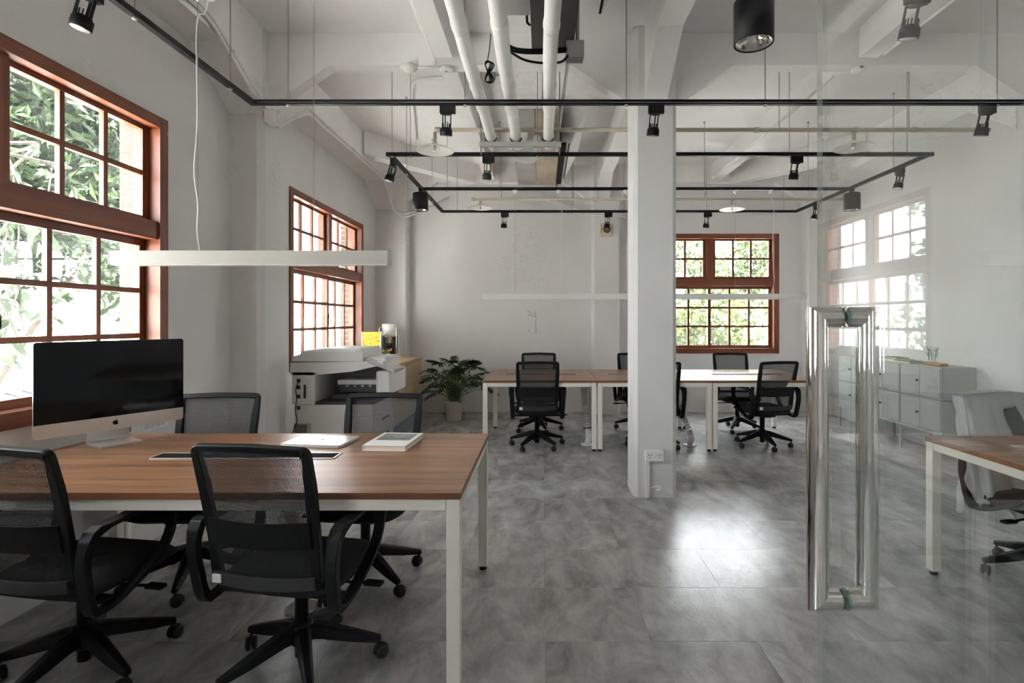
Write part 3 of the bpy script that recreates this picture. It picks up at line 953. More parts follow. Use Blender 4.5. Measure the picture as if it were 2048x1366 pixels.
# ------------------------------------------------------------------ desktop computer
def rounded_poly(w, h, r, n=5, cx=0, cz=0, bottom_r=None):
    out = []
    for (sx, sz, a0) in ((1,1,0), (-1,1,90), (-1,-1,180), (1,-1,270)):
        rr = r if (sz > 0 or bottom_r is None) else bottom_r
        for k in range(n+1):
            a = R(a0+90*k/n)
            out.append((cx+sx*(w/2-rr)+rr*math.cos(a), cz+sz*(h/2-rr)+rr*math.sin(a)))
    return out
pc = thing('desktop_computer', 'large all-in-one computer with a switched-off black screen on the near desk', 'computer', (-2.215, 2.80, DZ), R(60.0))
# local: screen faces -y, x to the right
b = B(); prism(b, rounded_poly(0.65, 0.458, 0.014, 5, 0, 0.305), -0.004, 0.006, 'y')
panel = obj('display_housing', b, BRUSHED, pc)
b = B()
prism(b, rounded_poly(0.60, 0.40, 0.05, 5, 0, 0.305), 0.006, 0.016, 'y'); prism(b, rounded_poly(0.42, 0.28, 0.08, 6, 0, 0.31), 0.016, 0.036, 'y')
obj('rear_shell', b, BRUSHED, pc)
b = B(); prism(b, rounded_poly(0.65, 0.390, 0.014, 5, 0, 0.339, 0.001), -0.0056, -0.004, 'y')
obj('screen', b, SCREEN, pc)
# bitten-apple mark on the chin
b = B()
body = []
for k in range(40):
    a = 2*PI*k/40
    r = 0.0125*(1 + 0.06*math.cos(2*a)) - 0.0022*math.exp(-((a-PI/2)/0.28)**2) - 0.0012*math.exp(-((a-3*PI/2)/0.22)**2)
    x, z = r*math.cos(a)*0.95, r*math.sin(a)
    d = math.hypot(x-0.0145, z-0.002)
    if d < 0.0062:
        f_ = 0.0062/max(d, 1e-6); x, z = 0.0145+(x-0.0145)*f_, 0.002+(z-0.002)*f_
    body.append((x, z+0.110))
prism(b, body, -0.0052, -0.0041, 'y')
leaf_ = [(0.001, 0.1235), (0.0015, 0.1265), (0.0035, 0.1295), (0.0065, 0.1305), (0.0062, 0.1275), (0.0042, 0.1248)]
prism(b, leaf_, -0.0052, -0.0041, 'y')
obj('logo_mark', b, BLACKMATT, panel)
b = B()
path = fillet([(0, 0.045, 0.26), (0, 0.075, 0.06), (0, 0.085, 0.006), (0, -0.075, 0.006)], 0.03, 6)
secs = []
for i, p in enumerate(path):
    pass
band(b, path, (1,0,0), 0.008, 0.19)
bmesh.ops.translate(b, verts=b.verts[:], vec=(0,0,-0.0018))
obj('stand_foot', b, BRUSHED, pc)

# laptop and book on the near desk
lp = thing('laptop', 'closed silver laptop lying on the near desk', 'laptop', (-1.155, 2.82, DZ), R(-8))
b = B(); prism(b, rounded_poly(0.32, 0.222, 0.012, 4), 0.0015, 0.0095, 'z'); obj('base_case', b, BRUSHED, lp)
b = B(); prism(b, rounded_poly(0.32, 0.222, 0.012, 4), 0.0102, 0.0150, 'z'); lid = obj('lid', b, BRUSHED, lp)
b = B(); prism(b, [(x*1.3, (z-0.110)*1.3) for x, z in body], 0.0150, 0.0154, 'z'); prism(b, [(x*1.3, (z-0.110)*1.3) for x, z in leaf_], 0.0150, 0.0154, 'z'); obj('logo_mark', b, SCREEN, lid)
b = B()
for sx in (-0.14, 0.14):
    for sy in (-0.09, 0.09): cyl(b, sx, sy, 0, 0.002, 0.007, 10)
obj('rubber_foot', b, RUBBER, lp)
bk = thing('book', 'white paperback book with a grey landscape photo on its cover', 'book', (-0.765, 2.79, DZ), R(-4))
b = B(); box(b, -0.105, 0.105, -0.148, 0.148, 0.002, 0.024); obj('pages', b, M('page_edge', (0.74,0.68,0.60), 0.8, var=0.1, scale=300, stretch=(0.02,0.02,1)), bk)
b = B(); box(b, -0.108, 0.108, -0.151, 0.151, 0.024, 0.026); box(b, -0.108, 0.108, -0.151, 0.151, 0, 0.002); box(b, -0.108, -0.105, -0.151, 0.151, 0.002, 0.024); cov = obj('cover', b, PAPER, bk)
b = B(); box(b, -0.088, 0.088, -0.03, 0.125, 0.026, 0.0263)
obj('cover_photo', b, M('grey_cover_photo', (0.16,0.17,0.15), 0.4, col2=(0.42,0.42,0.40), scale=14, detail=8, lo=0.4, hi=0.7), cov)

# ------------------------------------------------------------------ copier
pr = thing('photocopier', 'big off-white photocopier standing in front of the far left window', 'printer', (-2.21, 4.76, 0))
PX, PD = 0.70, 0.60
# lower cabinet with drawers
bxo('lower_body', (0.02, 0.72, 0.0, PD, 0.05, 0.645), PRINTER, pr, 0.012)
b = B(); box(b, 0.05, 0.70, 0.03, PD-0.03, 0.0, 0.05); obj('plinth', b, PRINTERD, pr)
for k, (z0, z1) in enumerate(((0.07, 0.21), (0.22, 0.36), (0.37, 0.51))):
    d_ = bxo('drawer', (0.72, 0.738, 0.02, PD-0.02, z0, z1), PRINTER, pr, 0.004)
    bxo('drawer_grip', (0.7385, 0.744, 0.2, 0.4, z1-0.04, z1-0.02), PRINTERD, d_)
# rear tower and the open output bay
bxo('rear_column', (0.0, 0.205, 0.0, PD, 0.645, 0.935), PRINTER, pr, 0.006)
bxo('bay_back', (0.205, 0.70, PD-0.12, PD, 0.66, 0.935), PRINTERG, pr)
b = B(); prism(b, [(0.205, 0.645), (0.72, 0.645), (0.80, 0.69), (0.80, 0.702), (0.70, 0.676), (0.205, 0.665)], 0.0, PD-0.10, 'y'); obj('output_tray', b, PRINTERD, pr)
b = B(); box(b, 0.30, 0.44, 0.12, 0.40, 0.676, 0.715); obj('paper_stop', b, PRINTERD, pr)
bxo('finisher_bar', (0.34, 0.70, 0.16, 0.42, 0.80, 0.845), PRINTER, pr, 0.006)
b = B(); box(b, 0.35, 0.69, 0.20, 0.44, 0.73, 0.80); rl = obj('roller_housing', b, PRINTERD, pr)
for x in (0.42, 0.49, 0.56, 0.63):
    b = B(); lathe(b, [(0,-0.012),(0.010,-0.012),(0.010,0.012),(0,0.012)], 12, (x, 0.196, 0.785), (1,0,0)); obj('roller', b, WHITEP, rl)
bxo('front_tower', (0.72, 0.855, 0.06, PD, 0.72, 0.935), PRINTER, pr, 0.02)
# scanner body and lid
b = B(); prism(b, [(-0.015, 0.90), (0.0, 0.935-0.03), (0.205, 0.905), (0.54, 0.935), (0.80, 0.995), (0.80, 1.025), (-0.015, 1.015)], 0.0, PD, 'y'); obj('scanner_body', b, PRINTER, pr)
b = B(); box(b, -0.01, 0.62, 0.005, PD-0.005, 1.0155, 1.024); obj('gasket_line', b, PRINTERD, pr)
b = B(); prism(b, [(0.0, 1.024), (0.62, 1.024), (0.62, 1.095), (0.60, 1.13), (0.545, 1.115), (0.09, 1.115), (0.07, 1.09), (0.0, 1.068)], 0.01, PD-0.02, 'y'); lid = obj('document_feeder', b, PRINTER, pr)
b = B(); prism(b, [(0.07, 1.112), (0.545, 1.112), (0.60, 1.13), (0.598, 1.142), (0.55, 1.135), (0.30, 1.140), (0.08, 1.118)], 0.005, PD-0.03, 'y'); obj('feeder_lid', b, WHITEP, lid)
b = B(); box(b, 0.11, 0.52, 0.006, 0.0105, 1.045, 1.088); obj('feeder_door', b, PRINTER, lid)
b = B(); box(b, 0.63, 0.80, 0.08, PD-0.05, 1.024, 1.055); obj('input_tray', b, PRINTER, pr)
cp = bpy.data.objects.new('control_panel', None); C.objects.link(cp); cp.parent = pr; cp.location = (0.80, 0.14, 0.985); cp.rotation_euler = (0, R(22), 0)
b = B(); rbox(b, -0.14, 0.12, -0.15, 0.17, -0.02, 0.012, 0.008); obj('panel_body', b, PRINTERG, cp)
b = B(); box(b, -0.085, 0.085, -0.10, 0.12, 0.012, 0.014); obj('touch_screen', b, M('pale_touch_screen', (0.55,0.58,0.62), 0.12), cp)
# rear side details: ports, cable, vent
b = B()
for z in (0.86, 0.80, 0.72, 0.62): box(b, 0.045, 0.075, -0.004, 0.001, z-0.02, z+0.012)
box(b, 0.105, 0.125, -0.004, 0.001, 0.70, 0.82); obj('port', b, PRINTERD, pr)
b = B(); tube(b, spline([(0.06,-0.006,0.84),(0.045,-0.02,0.78),(0.052,-0.02,0.70),(0.04,-0.018,0.60),(0.05,-0.008,0.50),(0.03,-0.01,0.45),(0.0,-0.01,0.36)], 5), 0.004, 6); obj('cable', b, BLACKMATT, pr)
vent = bxo('vent_panel', (0.02, 0.17, -0.004, 0.0, 0.385, 0.48), PRINTERG, pr)
b = B()
for k in range(9): box(b, 0.03+k*0.012, 0.037+k*0.012, -0.0055, -0.0035, 0.395, 0.47)
obj('vent_slot', b, PRINTERD, vent)

# ------------------------------------------------------------------ plywood sideboard, coffee machine, yellow card
sb = thing('sideboard', 'pale plywood sideboard against the left wall behind the photocopier', 'sideboard', (-2.12, 7.10, 0))
b = B(); box(b, -0.32, 0.33, -0.80, 0.84, 0.10, 0.805); obj('carcass', b, PLY, sb)
b = B(); box(b, -0.32, 0.345, -0.82, 0.845, 0.815, 0.85); obj('worktop', b, PLY, sb)
b = B(); box(b, -0.30, 0.325, -0.78, 0.82, 0.805, 0.815); obj('shadow_gap', b, PLYEDGE, sb)
b = B(); box(b, -0.28, 0.27, -0.76, 0.80, 0, 0.10); obj('plinth', b, BLACKMATT, sb)
for k in range(3):
    y0 = -0.79+k*0.54
    d_ = bxo('door', (0.33, 0.346, y0+0.003, y0+0.537, 0.11, 0.80), PLY, sb)
cm = thing('coffee_machine', 'white upright coffee machine with steel side rods on the sideboard', 'coffee machine', (-2.12, 7.52, 0.85))
bxo('base', (-0.115, 0.115, -0.12, 0.13, 0.0, 0.028), WHITEP, cm, 0.008)
bxo('rear_body', (-0.10, 0.10, 0.03, 0.13, 0.028, 0.33), WHITEP, cm, 0.01)
b = B(); lathe(b, [(0,0.315),(0.105,0.315),(0.112,0.325),(0.112,0.475),(0.104,0.488),(0,0.49)], 28); obj('water_tank', b, WHITEP, cm)
b = B(); box(b, -0.095, 0.095, -0.02, 0.03, 0.03, 0.315); obj('dark_recess', b, PRINTERD, cm)
b = B(); lathe(b, [(0,0.22),(0.05,0.22),(0.055,0.235),(0.055,0.30),(0.09,0.315),(0,0.315)], 22, (0,-0.04,0)); bh = obj('brew_head', b, STEEL, cm)
b = B(); tube(b, [(0,-0.05,0.225),(0,-0.05,0.19)], 0.008, 10); obj('spout', b, STEEL, bh)
b = B(); lathe(b, [(0,0.03),(0.045,0.03),(0.06,0.06),(0.062,0.12),(0.05,0.15),(0.046,0.15),(0.055,0.12),(0,0.05)], 24, (0,-0.045,0)); tube(b, fillet([(0.055,-0.06,0.13),(0.095,-0.08,0.13),(0.09,-0.08,0.06),(0.058,-0.06,0.07)], 0.02), 0.006, 8); obj('coffee_pot', b, M('smoked_jug', (0.05,0.045,0.04), 0.1), cm)
for s in (-1, 1):
    b = B(); tube(b, fillet([(s*0.095,-0.10,0.03),(s*0.118,-0.115,0.03),(s*0.118,-0.115,0.44),(s*0.095,-0.08,0.44)], 0.02), 0.006, 8); obj('side_rod', b, STEEL, cm)

YEL = bpy.data.materials.new('yellow_print'); YEL.use_nodes = True
nt = YEL.node_tree; p = nt.nodes['Principled BSDF']
tc = nt.nodes.new('ShaderNodeTexCoord'); mp = nt.nodes.new('ShaderNodeMapping'); mp.inputs['Scale'].default_value = (4, 4, 9)
bt = nt.nodes.new('ShaderNodeTexNoise'); bt.inputs['Scale'].default_value = 6; bt.inputs['Detail'].default_value = 3
cr = nt.nodes.new('ShaderNodeValToRGB'); cr.color_ramp.elements[0].position = 0.42; cr.color_ramp.elements[0].color = (0.40,0.28,0.03,1); cr.color_ramp.elements[1].position = 0.55; cr.color_ramp.elements[1].color = (0.88,0.62,0.02,1)
nt.links.new(tc.outputs['Object'], mp.inputs[0]); nt.links.new(mp.outputs[0], bt.inputs['Vector']); nt.links.new(bt.outputs['Fac'], cr.inputs[0]); nt.links.new(cr.outputs[0], p.inputs['Base Color'])
yc = thing('framed_print', 'yellow printed board leaning beside the coffee machine', 'print', (-2.30, 7.22, 0.85))
b = B(); prism(b, [(-0.005, 0.0), (0.005, 0.0), (0.045, 0.38), (0.035, 0.38)], -0.12, 0.13, 'x'); obj('board', b, YEL, yc)
b = B()
for x in (-0.124, 0.130): prism(b, [(-0.009, 0.0), (0.008, 0.0), (0.048, 0.384), (0.031, 0.384)], x-0.004, x+0.004, 'x')
obj('frame_side', b, BRUSHED, yc)
fv = thing('flower_jar', 'small jar of yellow-green flowers on the sideboard behind the photocopier', 'flowers', (-2.02, 6.98, 0.85))
b = B(); lathe(b, [(0,0),(0.035,0),(0.042,0.02),(0.04,0.07),(0.03,0.085),(0.026,0.085),(0.034,0.07),(0.034,0.012),(0,0.012)], 20); obj('jar', b, PANE, fv)
rnd = random.Random(11)
for k in range(9):
    a = rnd.uniform(0, 6.28); r_ = rnd.uniform(0.01, 0.06); h = rnd.uniform(0.10, 0.16)
    b = B(); tube(b, spline([(0,0,0.02),(0.3*r_*math.cos(a),0.3*r_*math.sin(a),0.08),(r_*math.cos(a),r_*math.sin(a),h)], 4), 0.0018, 5); st = obj('flower_stem', b, STEM, fv)
    b = B(); lathe(b, [(0,-0.006),(0.012,-0.002),(0.018,0.006),(0.008,0.008),(0,0.004)], 8, (r_*math.cos(a), r_*math.sin(a), h)); obj('bloom', b, M('yellow_bloom', (0.75,0.60,0.05), 0.6) if k % 3 else PLANTNEW, st)

# ------------------------------------------------------------------ grey steel cabinets on the right wall
def make_cabinet():
    t = thing('steel_cabinet', '', 'cabinet')
    w, d, h = 0.604, 0.345, 0.322      # w along y, d along x (front at x=0 facing -x)
    b = B()
    e = 0.012
    box(b, 0.004, d, 0, e, 0, h); box(b, 0.004, d, w-e, w, 0, h); box(b, 0.004, d, e, w-e, 0, e); box(b, 0.004, d, e, w-e, h-e, h); box(b, d-0.006, d, e, w-e, e, h-e)
    obj('body', b, CABINET, t)
    for k in range(2):
        y0 = 0.014 + k*0.289; y1 = y0 + 0.286
        dr = bxo('door', (0.0, 0.012, y0, y1, 0.014, h-0.014), CABINET, t, 0.002)
        if k == 1 or True:
            yk = y1-0.022 if k == 0 else y0+0.022
            if k == 0: continue
            b = B(); lathe(b, [(0,0),(0.005,0),(0.005,0.010),(0.011,0.013),(0.011,0.020),(0,0.021)], 14, (0.0, yk, h*0.52), (-1,0,0)); obj('knob', b, BLACKMATT, dr)
    return t
cab0 = make_cabinet()
used = False
names = {0: 'nearest the viewer', 1: 'in the middle', 2: 'nearest the far wall'}
for lev, z in ((1, 0.600), (0, 0.272)):
    for k in range(3):
        lab = '%s grey-green steel cabinet with two doors, %s along the right wall' % ('upper' if lev else 'lower', names[k])
        loc = (WR-0.348, 5.285+k*0.614, z)
        if not used:
            cab0.location = loc; cab0['label'] = lab; cab0['group'] = 'steel cabinets along the right wall'; used = True
        else: dup(cab0, loc, 0, lab, 'steel cabinets along the right wall')
st = thing('cabinet_stand', 'low grey steel stand with thin legs under the cabinets', 'stand', (WR-0.348, 5.285, 0))
b = B(); box(b, 0.01, 0.335, 0.0, 0.02, 0.252, 0.271); box(b, 0.01, 0.335, 1.81, 1.83, 0.252, 0.271); box(b, 0.0, 0.02, 0.0, 1.83, 0.252, 0.271); box(b, 0.325, 0.345, 0.0, 1.83, 0.252, 0.271); obj('frame', b, CABINET, st)
for yy in (0.0, 0.600, 1.215, 1.81):
    for xx in (0.0, 0.325):
        bxo('leg', (xx, xx+0.018, yy, yy+0.018, 0, 0.252), CABINET, st)
CT = 0.9225
def sheet_thing(name, label, cat, loc, rz, w, d, h, mat):
    t = thing(name, label, cat, loc, rz)
    b = B(); rbox(b, -w/2, w/2, -d/2, d/2, 0.002, h-0.002, 0.001, 1); obj('inner_pages', b, PAPER, t)
    b = B(); box(b, -w/2-0.002, w/2+0.002, -d/2-0.002, d/2+0.002, h-0.002, h); box(b, -w/2-0.002, w/2+0.002, -d/2-0.002, d/2+0.002, 0, 0.002); obj('cover', b, mat, t)
    return t
LIME = M('lime_cover', (0.55,0.62,0.16), 0.5)
OLIVE = M('olive_cover', (0.20,0.20,0.12), 0.5)
sheet_thing('magazine', 'lime-green magazine lying on the grey cabinets', 'magazine', (4.06, 6.24, CT), R(4), 0.22, 0.30, 0.024, LIME)
sheet_thing('magazine', 'olive magazine lying next to the lime-green one on the cabinets', 'magazine', (4.05, 5.92, CT), R(-3), 0.22, 0.28, 0.016, OLIVE)
sheet_thing('tablet_folder', 'dark folder on top of the lime-green magazine', 'folder', (4.09, 6.27, CT+0.0245), R(10), 0.17, 0.23, 0.014, PRINTERD)
tp = thing('tube_planter', 'small green cuttings in glass tubes on a wooden tray on the cabinets', 'planter', (4.04, 5.56, CT))
TRAYWOOD = wood('orange_brown_tray', (0.36,0.15,0.05), (0.50,0.24,0.09), 'y', 3, 0.45)
b = B(); rbox(b, -0.045, 0.045, -0.13, 0.13, 0, 0.028, 0.008); obj('tray', b, TRAYWOOD, tp)
rnd = random.Random(5)
for k, yy in enumerate((0.085, 0.04, -0.005)):
    b = B(); lathe(b, [(0,0.028),(0.011,0.028),(0.013,0.034),(0.013,0.125),(0.0115,0.125),(0.0115,0.036),(0,0.036)], 14, (0, yy, 0)); tb = obj('glass_tube', b, PANE, tp)
    for q in range(5):
        a = rnd.uniform(0, 6.28); h = rnd.uniform(0.12, 0.19)
        ex, ey = 0.03*math.cos(a), 0.03*math.sin(a)
        b = B(); tube(b, [(0, yy, 0.045), (ex*0.3, yy+ey*0.3, 0.11), (ex, yy+ey, h)], 0.0012, 5)
        for u in range(4):
            a2 = rnd.uniform(0, 6.28); zz = h-u*0.012
            c = Vector((ex*(1-u*0.2), yy+ey*(1-u*0.2), zz)); dv = Vector((math.cos(a2), math.sin(a2), 0.4))*0.022; sd = Vector((-math.sin(a2), math.cos(a2), 0))*0.009
            v = [b.verts.new(c), b.verts.new(c+dv*0.5+sd), b.verts.new(c+dv), b.verts.new(c+dv*0.5-sd)]; b.faces.new(v)
        obj('cutting', b, PLANTNEW, tb)

# ------------------------------------------------------------------ potted plant
pt = thing('potted_plant', 'leafy split-leaf plant in a cream pot against the far wall', 'plant', (-1.235, 7.52, 0))
b = B(); lathe(b, [(0,0.0),(0.098,0.0),(0.104,0.006),(0.128,0.235),(0.138,0.24),(0.140,0.27),(0.134,0.275),(0.126,0.27),(0.120,0.235),(0,0.235)], 32); pot = obj('pot', b, POT, pt)
b = B(); lathe(b, [(0,0.255),(0.05,0.252),(0.118,0.236)], 24); obj('soil', b, SOIL, pot)
def leaf_mesh(name, L, W, lobes, droop, mat, seed):
    rnd = random.Random(seed)
    b = B()
    def pt_(t, off): return Vector((off, t*L, -droop*t*t*L))
    mid = [pt_(k/12, 0) for k in range(13)]
    # midrib strip and finger-like lobes on both sides
    prev = None
    for k in range(13):
        w = 0.10*W*(1-0.7*k/12)
        p = mid[k]; a = b.verts.new(p+Vector((-w,0,0.004))); c = b.verts.new(p+Vector((0,0,-0.002))); d = b.verts.new(p+Vector((w,0,0.004)))
        if prev: b.faces.new((prev[0], prev[1], c, a)); b.faces.new((prev[1], prev[2], d, c))
        prev = (a, c, d)
    for s in (-1, 1):
        for k in range(lobes):
            t0 = 0.03 + 0.90*k/lobes
            env = math.sin(PI*min(1, 0.22+0.78*t0*1.02))**0.7
            ln = W*env*rnd.uniform(0.85, 1.1)
            ang = R(78 - 60*t0 + rnd.uniform(-6, 6)) if t0 > 0.06 else R(115)
            dirv = Vector((s*math.sin(ang), math.cos(ang), -0.12))
            base = pt_(t0, 0); wd = 0.115*W
            pr_ = None
            nor = Vector((-dirv.y, dirv.x, 0)).normalized()*s
            for q in range(5):
                u = q/4
                c = base + dirv*ln*u + Vector((0, 0, -0.25*ln*u*u))
                hw = wd*(0.75+0.5*u)*(1-u**3)+0.0008
                A_, B_ = b.verts.new(c+nor*hw), b.verts.new(c-nor*hw)
                if pr_: b.faces.new((pr_[0], A_, B_, pr_[1]))
                pr_ = (A_, B_)
    bmesh.ops.recalc_face_normals(b, faces=b.faces[:])
    me = bpy.data.meshes.new(name); b.to_mesh(me); b.free(); me.materials.append(mat)
    for p in me.polygons: p.use_smooth = True
    return me
leaf_mes = [leaf_mesh('leaf', 0.24, 0.115, 8, 0.5, PLANTLEAF, 1), leaf_mesh('leaf', 0.21, 0.10, 7, 0.7, PLANTLEAF, 2), leaf_mesh('leaf', 0.26, 0.125, 9, 0.4, PLANTLEAF, 3), leaf_mesh('leaf', 0.13, 0.07, 6, 0.6, PLANTNEW, 4)]
rnd = random.Random(21)
for k in range(62):
    a = k*2.399963 + rnd.uniform(-0.2, 0.2)
    f_ = (k/62)
    reach = 0.10 + 0.34*f_**0.7 + rnd.uniform(-0.03, 0.03)
    top = 0.76 - 0.36*f_**1.5 + rnd.uniform(-0.10, 0.09)
    if k > 57: reach, top = 0.14, 0.42
    reach = min(reach, 0.30 if math.sin(a) > 0.3 else 0.46)
    if math.cos(a) < -0.2: reach = min(reach, 0.30)
    d = Vector((math.cos(a), math.sin(a), 0))
    p0 = d*0.04 + Vector((0,0,0.25)); p2 = d*reach + Vector((0,0,top)); p1 = d*reach*0.42 + Vector((0,0,0.25+(top-0.25)*0.6))
    sp = spline([p0, p1, p2], 5)
    b = B(); tube(b, sp, [0.0065-0.0035*i/(len(sp)-1) for i in range(len(sp))], 6); stx = obj('stem', b, STEM, pt)
    lf = bpy.data.objects.new('leaf', leaf_mes[3] if k > 57 else leaf_mes[rnd.randrange(3)]); C.objects.link(lf); lf.parent = stx
    out = (d + Vector((rnd.uniform(-0.4,0.4), rnd.uniform(-0.4,0.4), 0))).normalized()
    pitch = rnd.uniform(0.35, 1.0) if f_ < 0.4 else rnd.uniform(-0.35, 0.45)
    fwd = (out*math.cos(pitch) + Vector((0,0,math.sin(pitch)))).normalized()
    side = fwd.cross(Vector((0,0,1))).normalized(); up = side.cross(fwd)
    # leaves tend to show their faces to the room
    mt = Matrix((side, fwd, up)).transposed().to_4x4(); mt.translation = sp[-1] - fwd*0.01
    roll = Matrix.Rotation(rnd.uniform(-0.5, 0.5), 4, 'Y')
    s_ = 0.8 if (math.sin(a) > 0.3 or math.cos(a) < -0.2) else 1.0
    lf.matrix_local = mt @ roll @ Matrix.Scale(s_, 4)

# ------------------------------------------------------------------ ceiling services
ZT = 2.92
def rail(dims, parent):
    return bxo('rail', dims, BLACKMATT, parent)
def rods(parent, pts, z=ZT+0.015):
    for x, y in pts:
        b = B(); cyl(b, x, y, z, S, 0.0035, 8); lathe(b, [(0,S-0.012),(0.012,S-0.012),(0.014,S),(0,S)], 12, (x,y,0)); lathe(b, [(0,ZT-0.030),(0.012,ZT-0.028),(0.012,ZT-0.016),(0,ZT-0.016)], 10, (x,y,0))
        obj('hanger_rod', b, ROD, parent)
hw = 0.017
XA, YA0, YA1, XAR = -2.04, 2.48, 3.80, 3.93
ta = thing('light_track', 'black suspended light track loop nearest the viewer', 'light track')
rail((XA-hw, XAR+hw, YA1-hw, YA1+hw, ZT-0.016, ZT+0.016), ta); rail((XA-hw, XAR+hw, YA0-hw, YA0+hw, ZT-0.016, ZT+0.016), ta)
rail((XA-hw, XA+hw, YA0+hw, YA1-hw, ZT-0.016, ZT+0.016), ta); rail((XAR-hw, XAR+hw, YA0+hw, YA1-hw, ZT-0.016, ZT+0.016), ta)
b = B(); box(b, XA, XAR, YA1-hw-0.0006, YA1-hw-0.0001, ZT-0.006, ZT-0.003); obj('rail_glint', b, STEEL, ta)  # bright steel strip stands in for the reflection along this rail
rods(ta, [(XA, 3.53), (XA, 2.70), (-1.79, YA1), (-0.546, YA1), (0.59, YA1), (1.567, YA1), (3.2, YA1), (-1.2, YA0), (1.9, YA0)])
XB, YB0, YB1, YB2, XBR = -1.41, 4.99, 6.30, 7.61, 3.575
tb_ = thing('light_track', 'black suspended light track loop over the far desks', 'light track')
for yy in (YB0, YB1, YB2): rail((XB+(0 if yy != YB0 else -hw*2), XBR+(0 if yy != YB0 else hw*2), yy-hw, yy+hw, ZT-0.016, ZT+0.016), tb_)
for xx in (XB, XBR):
    rail((xx-hw, xx+hw, YB0+hw, YB1-hw, ZT-0.016, ZT+0.016), tb_); rail((xx-hw, xx+hw, YB1+hw, YB2+hw, ZT-0.016, ZT+0.016), tb_)
rods(tb_, [(XB+0.02, YB0), (-1.22, YB0), (-0.046, YB0), (2.28, YB0), (3.37, YB0), (XB, 5.6), (-1.11, YB1), (-0.5, YB1), (1.89, YB1), (3.1, YB1), (XBR, 5.5), (-1.2, YB2), (0.42, YB2), (1.15, YB2), (2.31, YB2), (3.4, YB2), (XBR, 6.9), (XB, 6.9)])

LED = M('spot_lens', (0.75,0.74,0.70), 0.2)
def make_spot():
    t = thing('track_spotlight', '', 'spotlight')
    bxo('track_adapter', (-0.055, 0.055, -0.016, 0.016, -0.062, -0.001), BLACKMATT, t, 0.003)
    h = bpy.data.objects.new('lamp_head', None); C.objects.link(h); h.parent = t; h.location = (-0.01, 0, -0.066); h.rotation_euler = (R(14), R(3), 0)
    b = B()
    for k in range(3):
        a = k*2*PI/3 + 0.5
        x, y_ = 0.033*math.cos(a), 0.033*math.sin(a)
        box(b, x-0.003, x+0.003, y_-0.006, y_+0.006, -0.10, 0.0)
    lathe(b, [(0,-0.006),(0.037,-0.006),(0.037,0.0),(0,0.0)], 18)
    obj('cage', b, BLACKMATT, h)
    b = B()
    lathe(b, [(0,-0.085),(0.034,-0.088),(0.034,-0.095),(0.042,-0.10),(0.043,-0.143),(0.040,-0.146),(0.037,-0.143),(0,-0.142)], 22)
    for k in range(12):
        a = k*PI/6; x, y_ = 0.028*math.cos(a), 0.028*math.sin(a); box(b, x-0.002, x+0.002, y_-0.002, y_+0.002, -0.09, -0.062)
    obj('heat_sink', b, BLACKMATT, h)
    b = B(); lathe(b, [(0,-0.1455),(0.0365,-0.1455),(0.0365,-0.1425),(0,-0.1425)], 22); obj('lens', b, LED, h)
    return t
spots = [
    (-0.667, YA1, 0, 'black spotlight on the near track left of the white pipes'),
    (0.80, YA1, 0, 'black spotlight on the near track in front of the column'),
    (3.13, YA1, 0, 'black spotlight on the near track at the right behind the glass door'),
    (XA, 2.44, 90, 'black spotlight in the top left corner of the picture above the big window'),
    (1.72, YA0, 0, 'black spotlight at the top right of the picture'),
    (-0.50, YB0, 0, 'black spotlight on the far loop under the three white pipes'),
    (2.35, YB0, 0, 'black spotlight on the front rail of the far loop, right of the column'),
    (XB, 5.10, 90, 'black spotlight at the front left corner of the far loop'),
    (XBR, 5.40, 90, 'black spotlight on the right rail of the far loop, near its front corner'),
    (XBR, 7.05, 90, 'black spotlight on the right rail of the far loop, towards the far wall'),
    (-0.53, YB2, 0, 'black spotlight on the rear rail of the far loop, left of the speaker'),
    (0.93, YB2, 0, 'black spotlight directly above the cream wall speaker'),
    (2.33, YB2, 0, 'black spotlight on the rear rail of the far loop above the far window'),
]
spot0 = make_spot(); first = True
for x, y, deg, lab in spots:
    loc = (x, y, ZT-0.016)
    if first:
        spot0.location = loc; spot0.rotation_euler = (0,0,R(deg)); spot0['label'] = lab; spot0['group'] = 'track spotlights'; first = False
    else: dup(spot0, loc, R(deg), lab, 'track spotlights')

REFLECT = M('lamp_reflector', (0.75,0.73,0.70), 0.12, 1.0)
def make_can():
    t = thing('cylinder_downlight', '', 'downlight')
    b = B(); box(b, -0.03, 0.03, -0.016, 0.016, -0.030, -0.001); cyl(b, 0, 0, -0.05, -0.030, 0.012, 12); obj('track_adapter', b, BLACKMATT, t)
    b = B(); lathe(b, [(0,-0.05),(0.080,-0.05),(0.088,-0.055),(0.088,-0.245),(0.084,-0.247),(0.080,-0.243),(0.080,-0.12),(0,-0.12)], 36); obj('housing', b, BLACK, t)
    b = B(); lathe(b, [(0.0795,-0.242),(0.066,-0.240),(0.05,-0.20),(0.03,-0.165),(0.028,-0.165),(0.028,-0.155),(0,-0.155)], 36); rf = obj('reflector', b, REFLECT, t)
    b = B(); lathe(b, [(0,-0.175),(0.012,-0.172),(0.02,-0.165),(0.02,-0.156),(0,-0.156)], 16); obj('lamp', b, M('amber_led', (0.6,0.36,0.12), 0.4), rf)
    return t
can0 = make_can(); first = True
for x, y, lab in ((0.97, YA0, 'large black cylinder downlight at the top right, nearest the viewer'), (XB-0.0, YB1-0.06, 'black cylinder downlight at the left end of the middle far rail'), (XBR, YB1-0.06, 'black cylinder downlight at the right end of the middle far rail')):
    if first: can0.location = (x, y, ZT-0.016); can0['label'] = lab; can0['group'] = 'cylinder downlights'; first = False
    else: dup(can0, (x, y, ZT-0.016), R(90), lab, 'cylinder downlights')

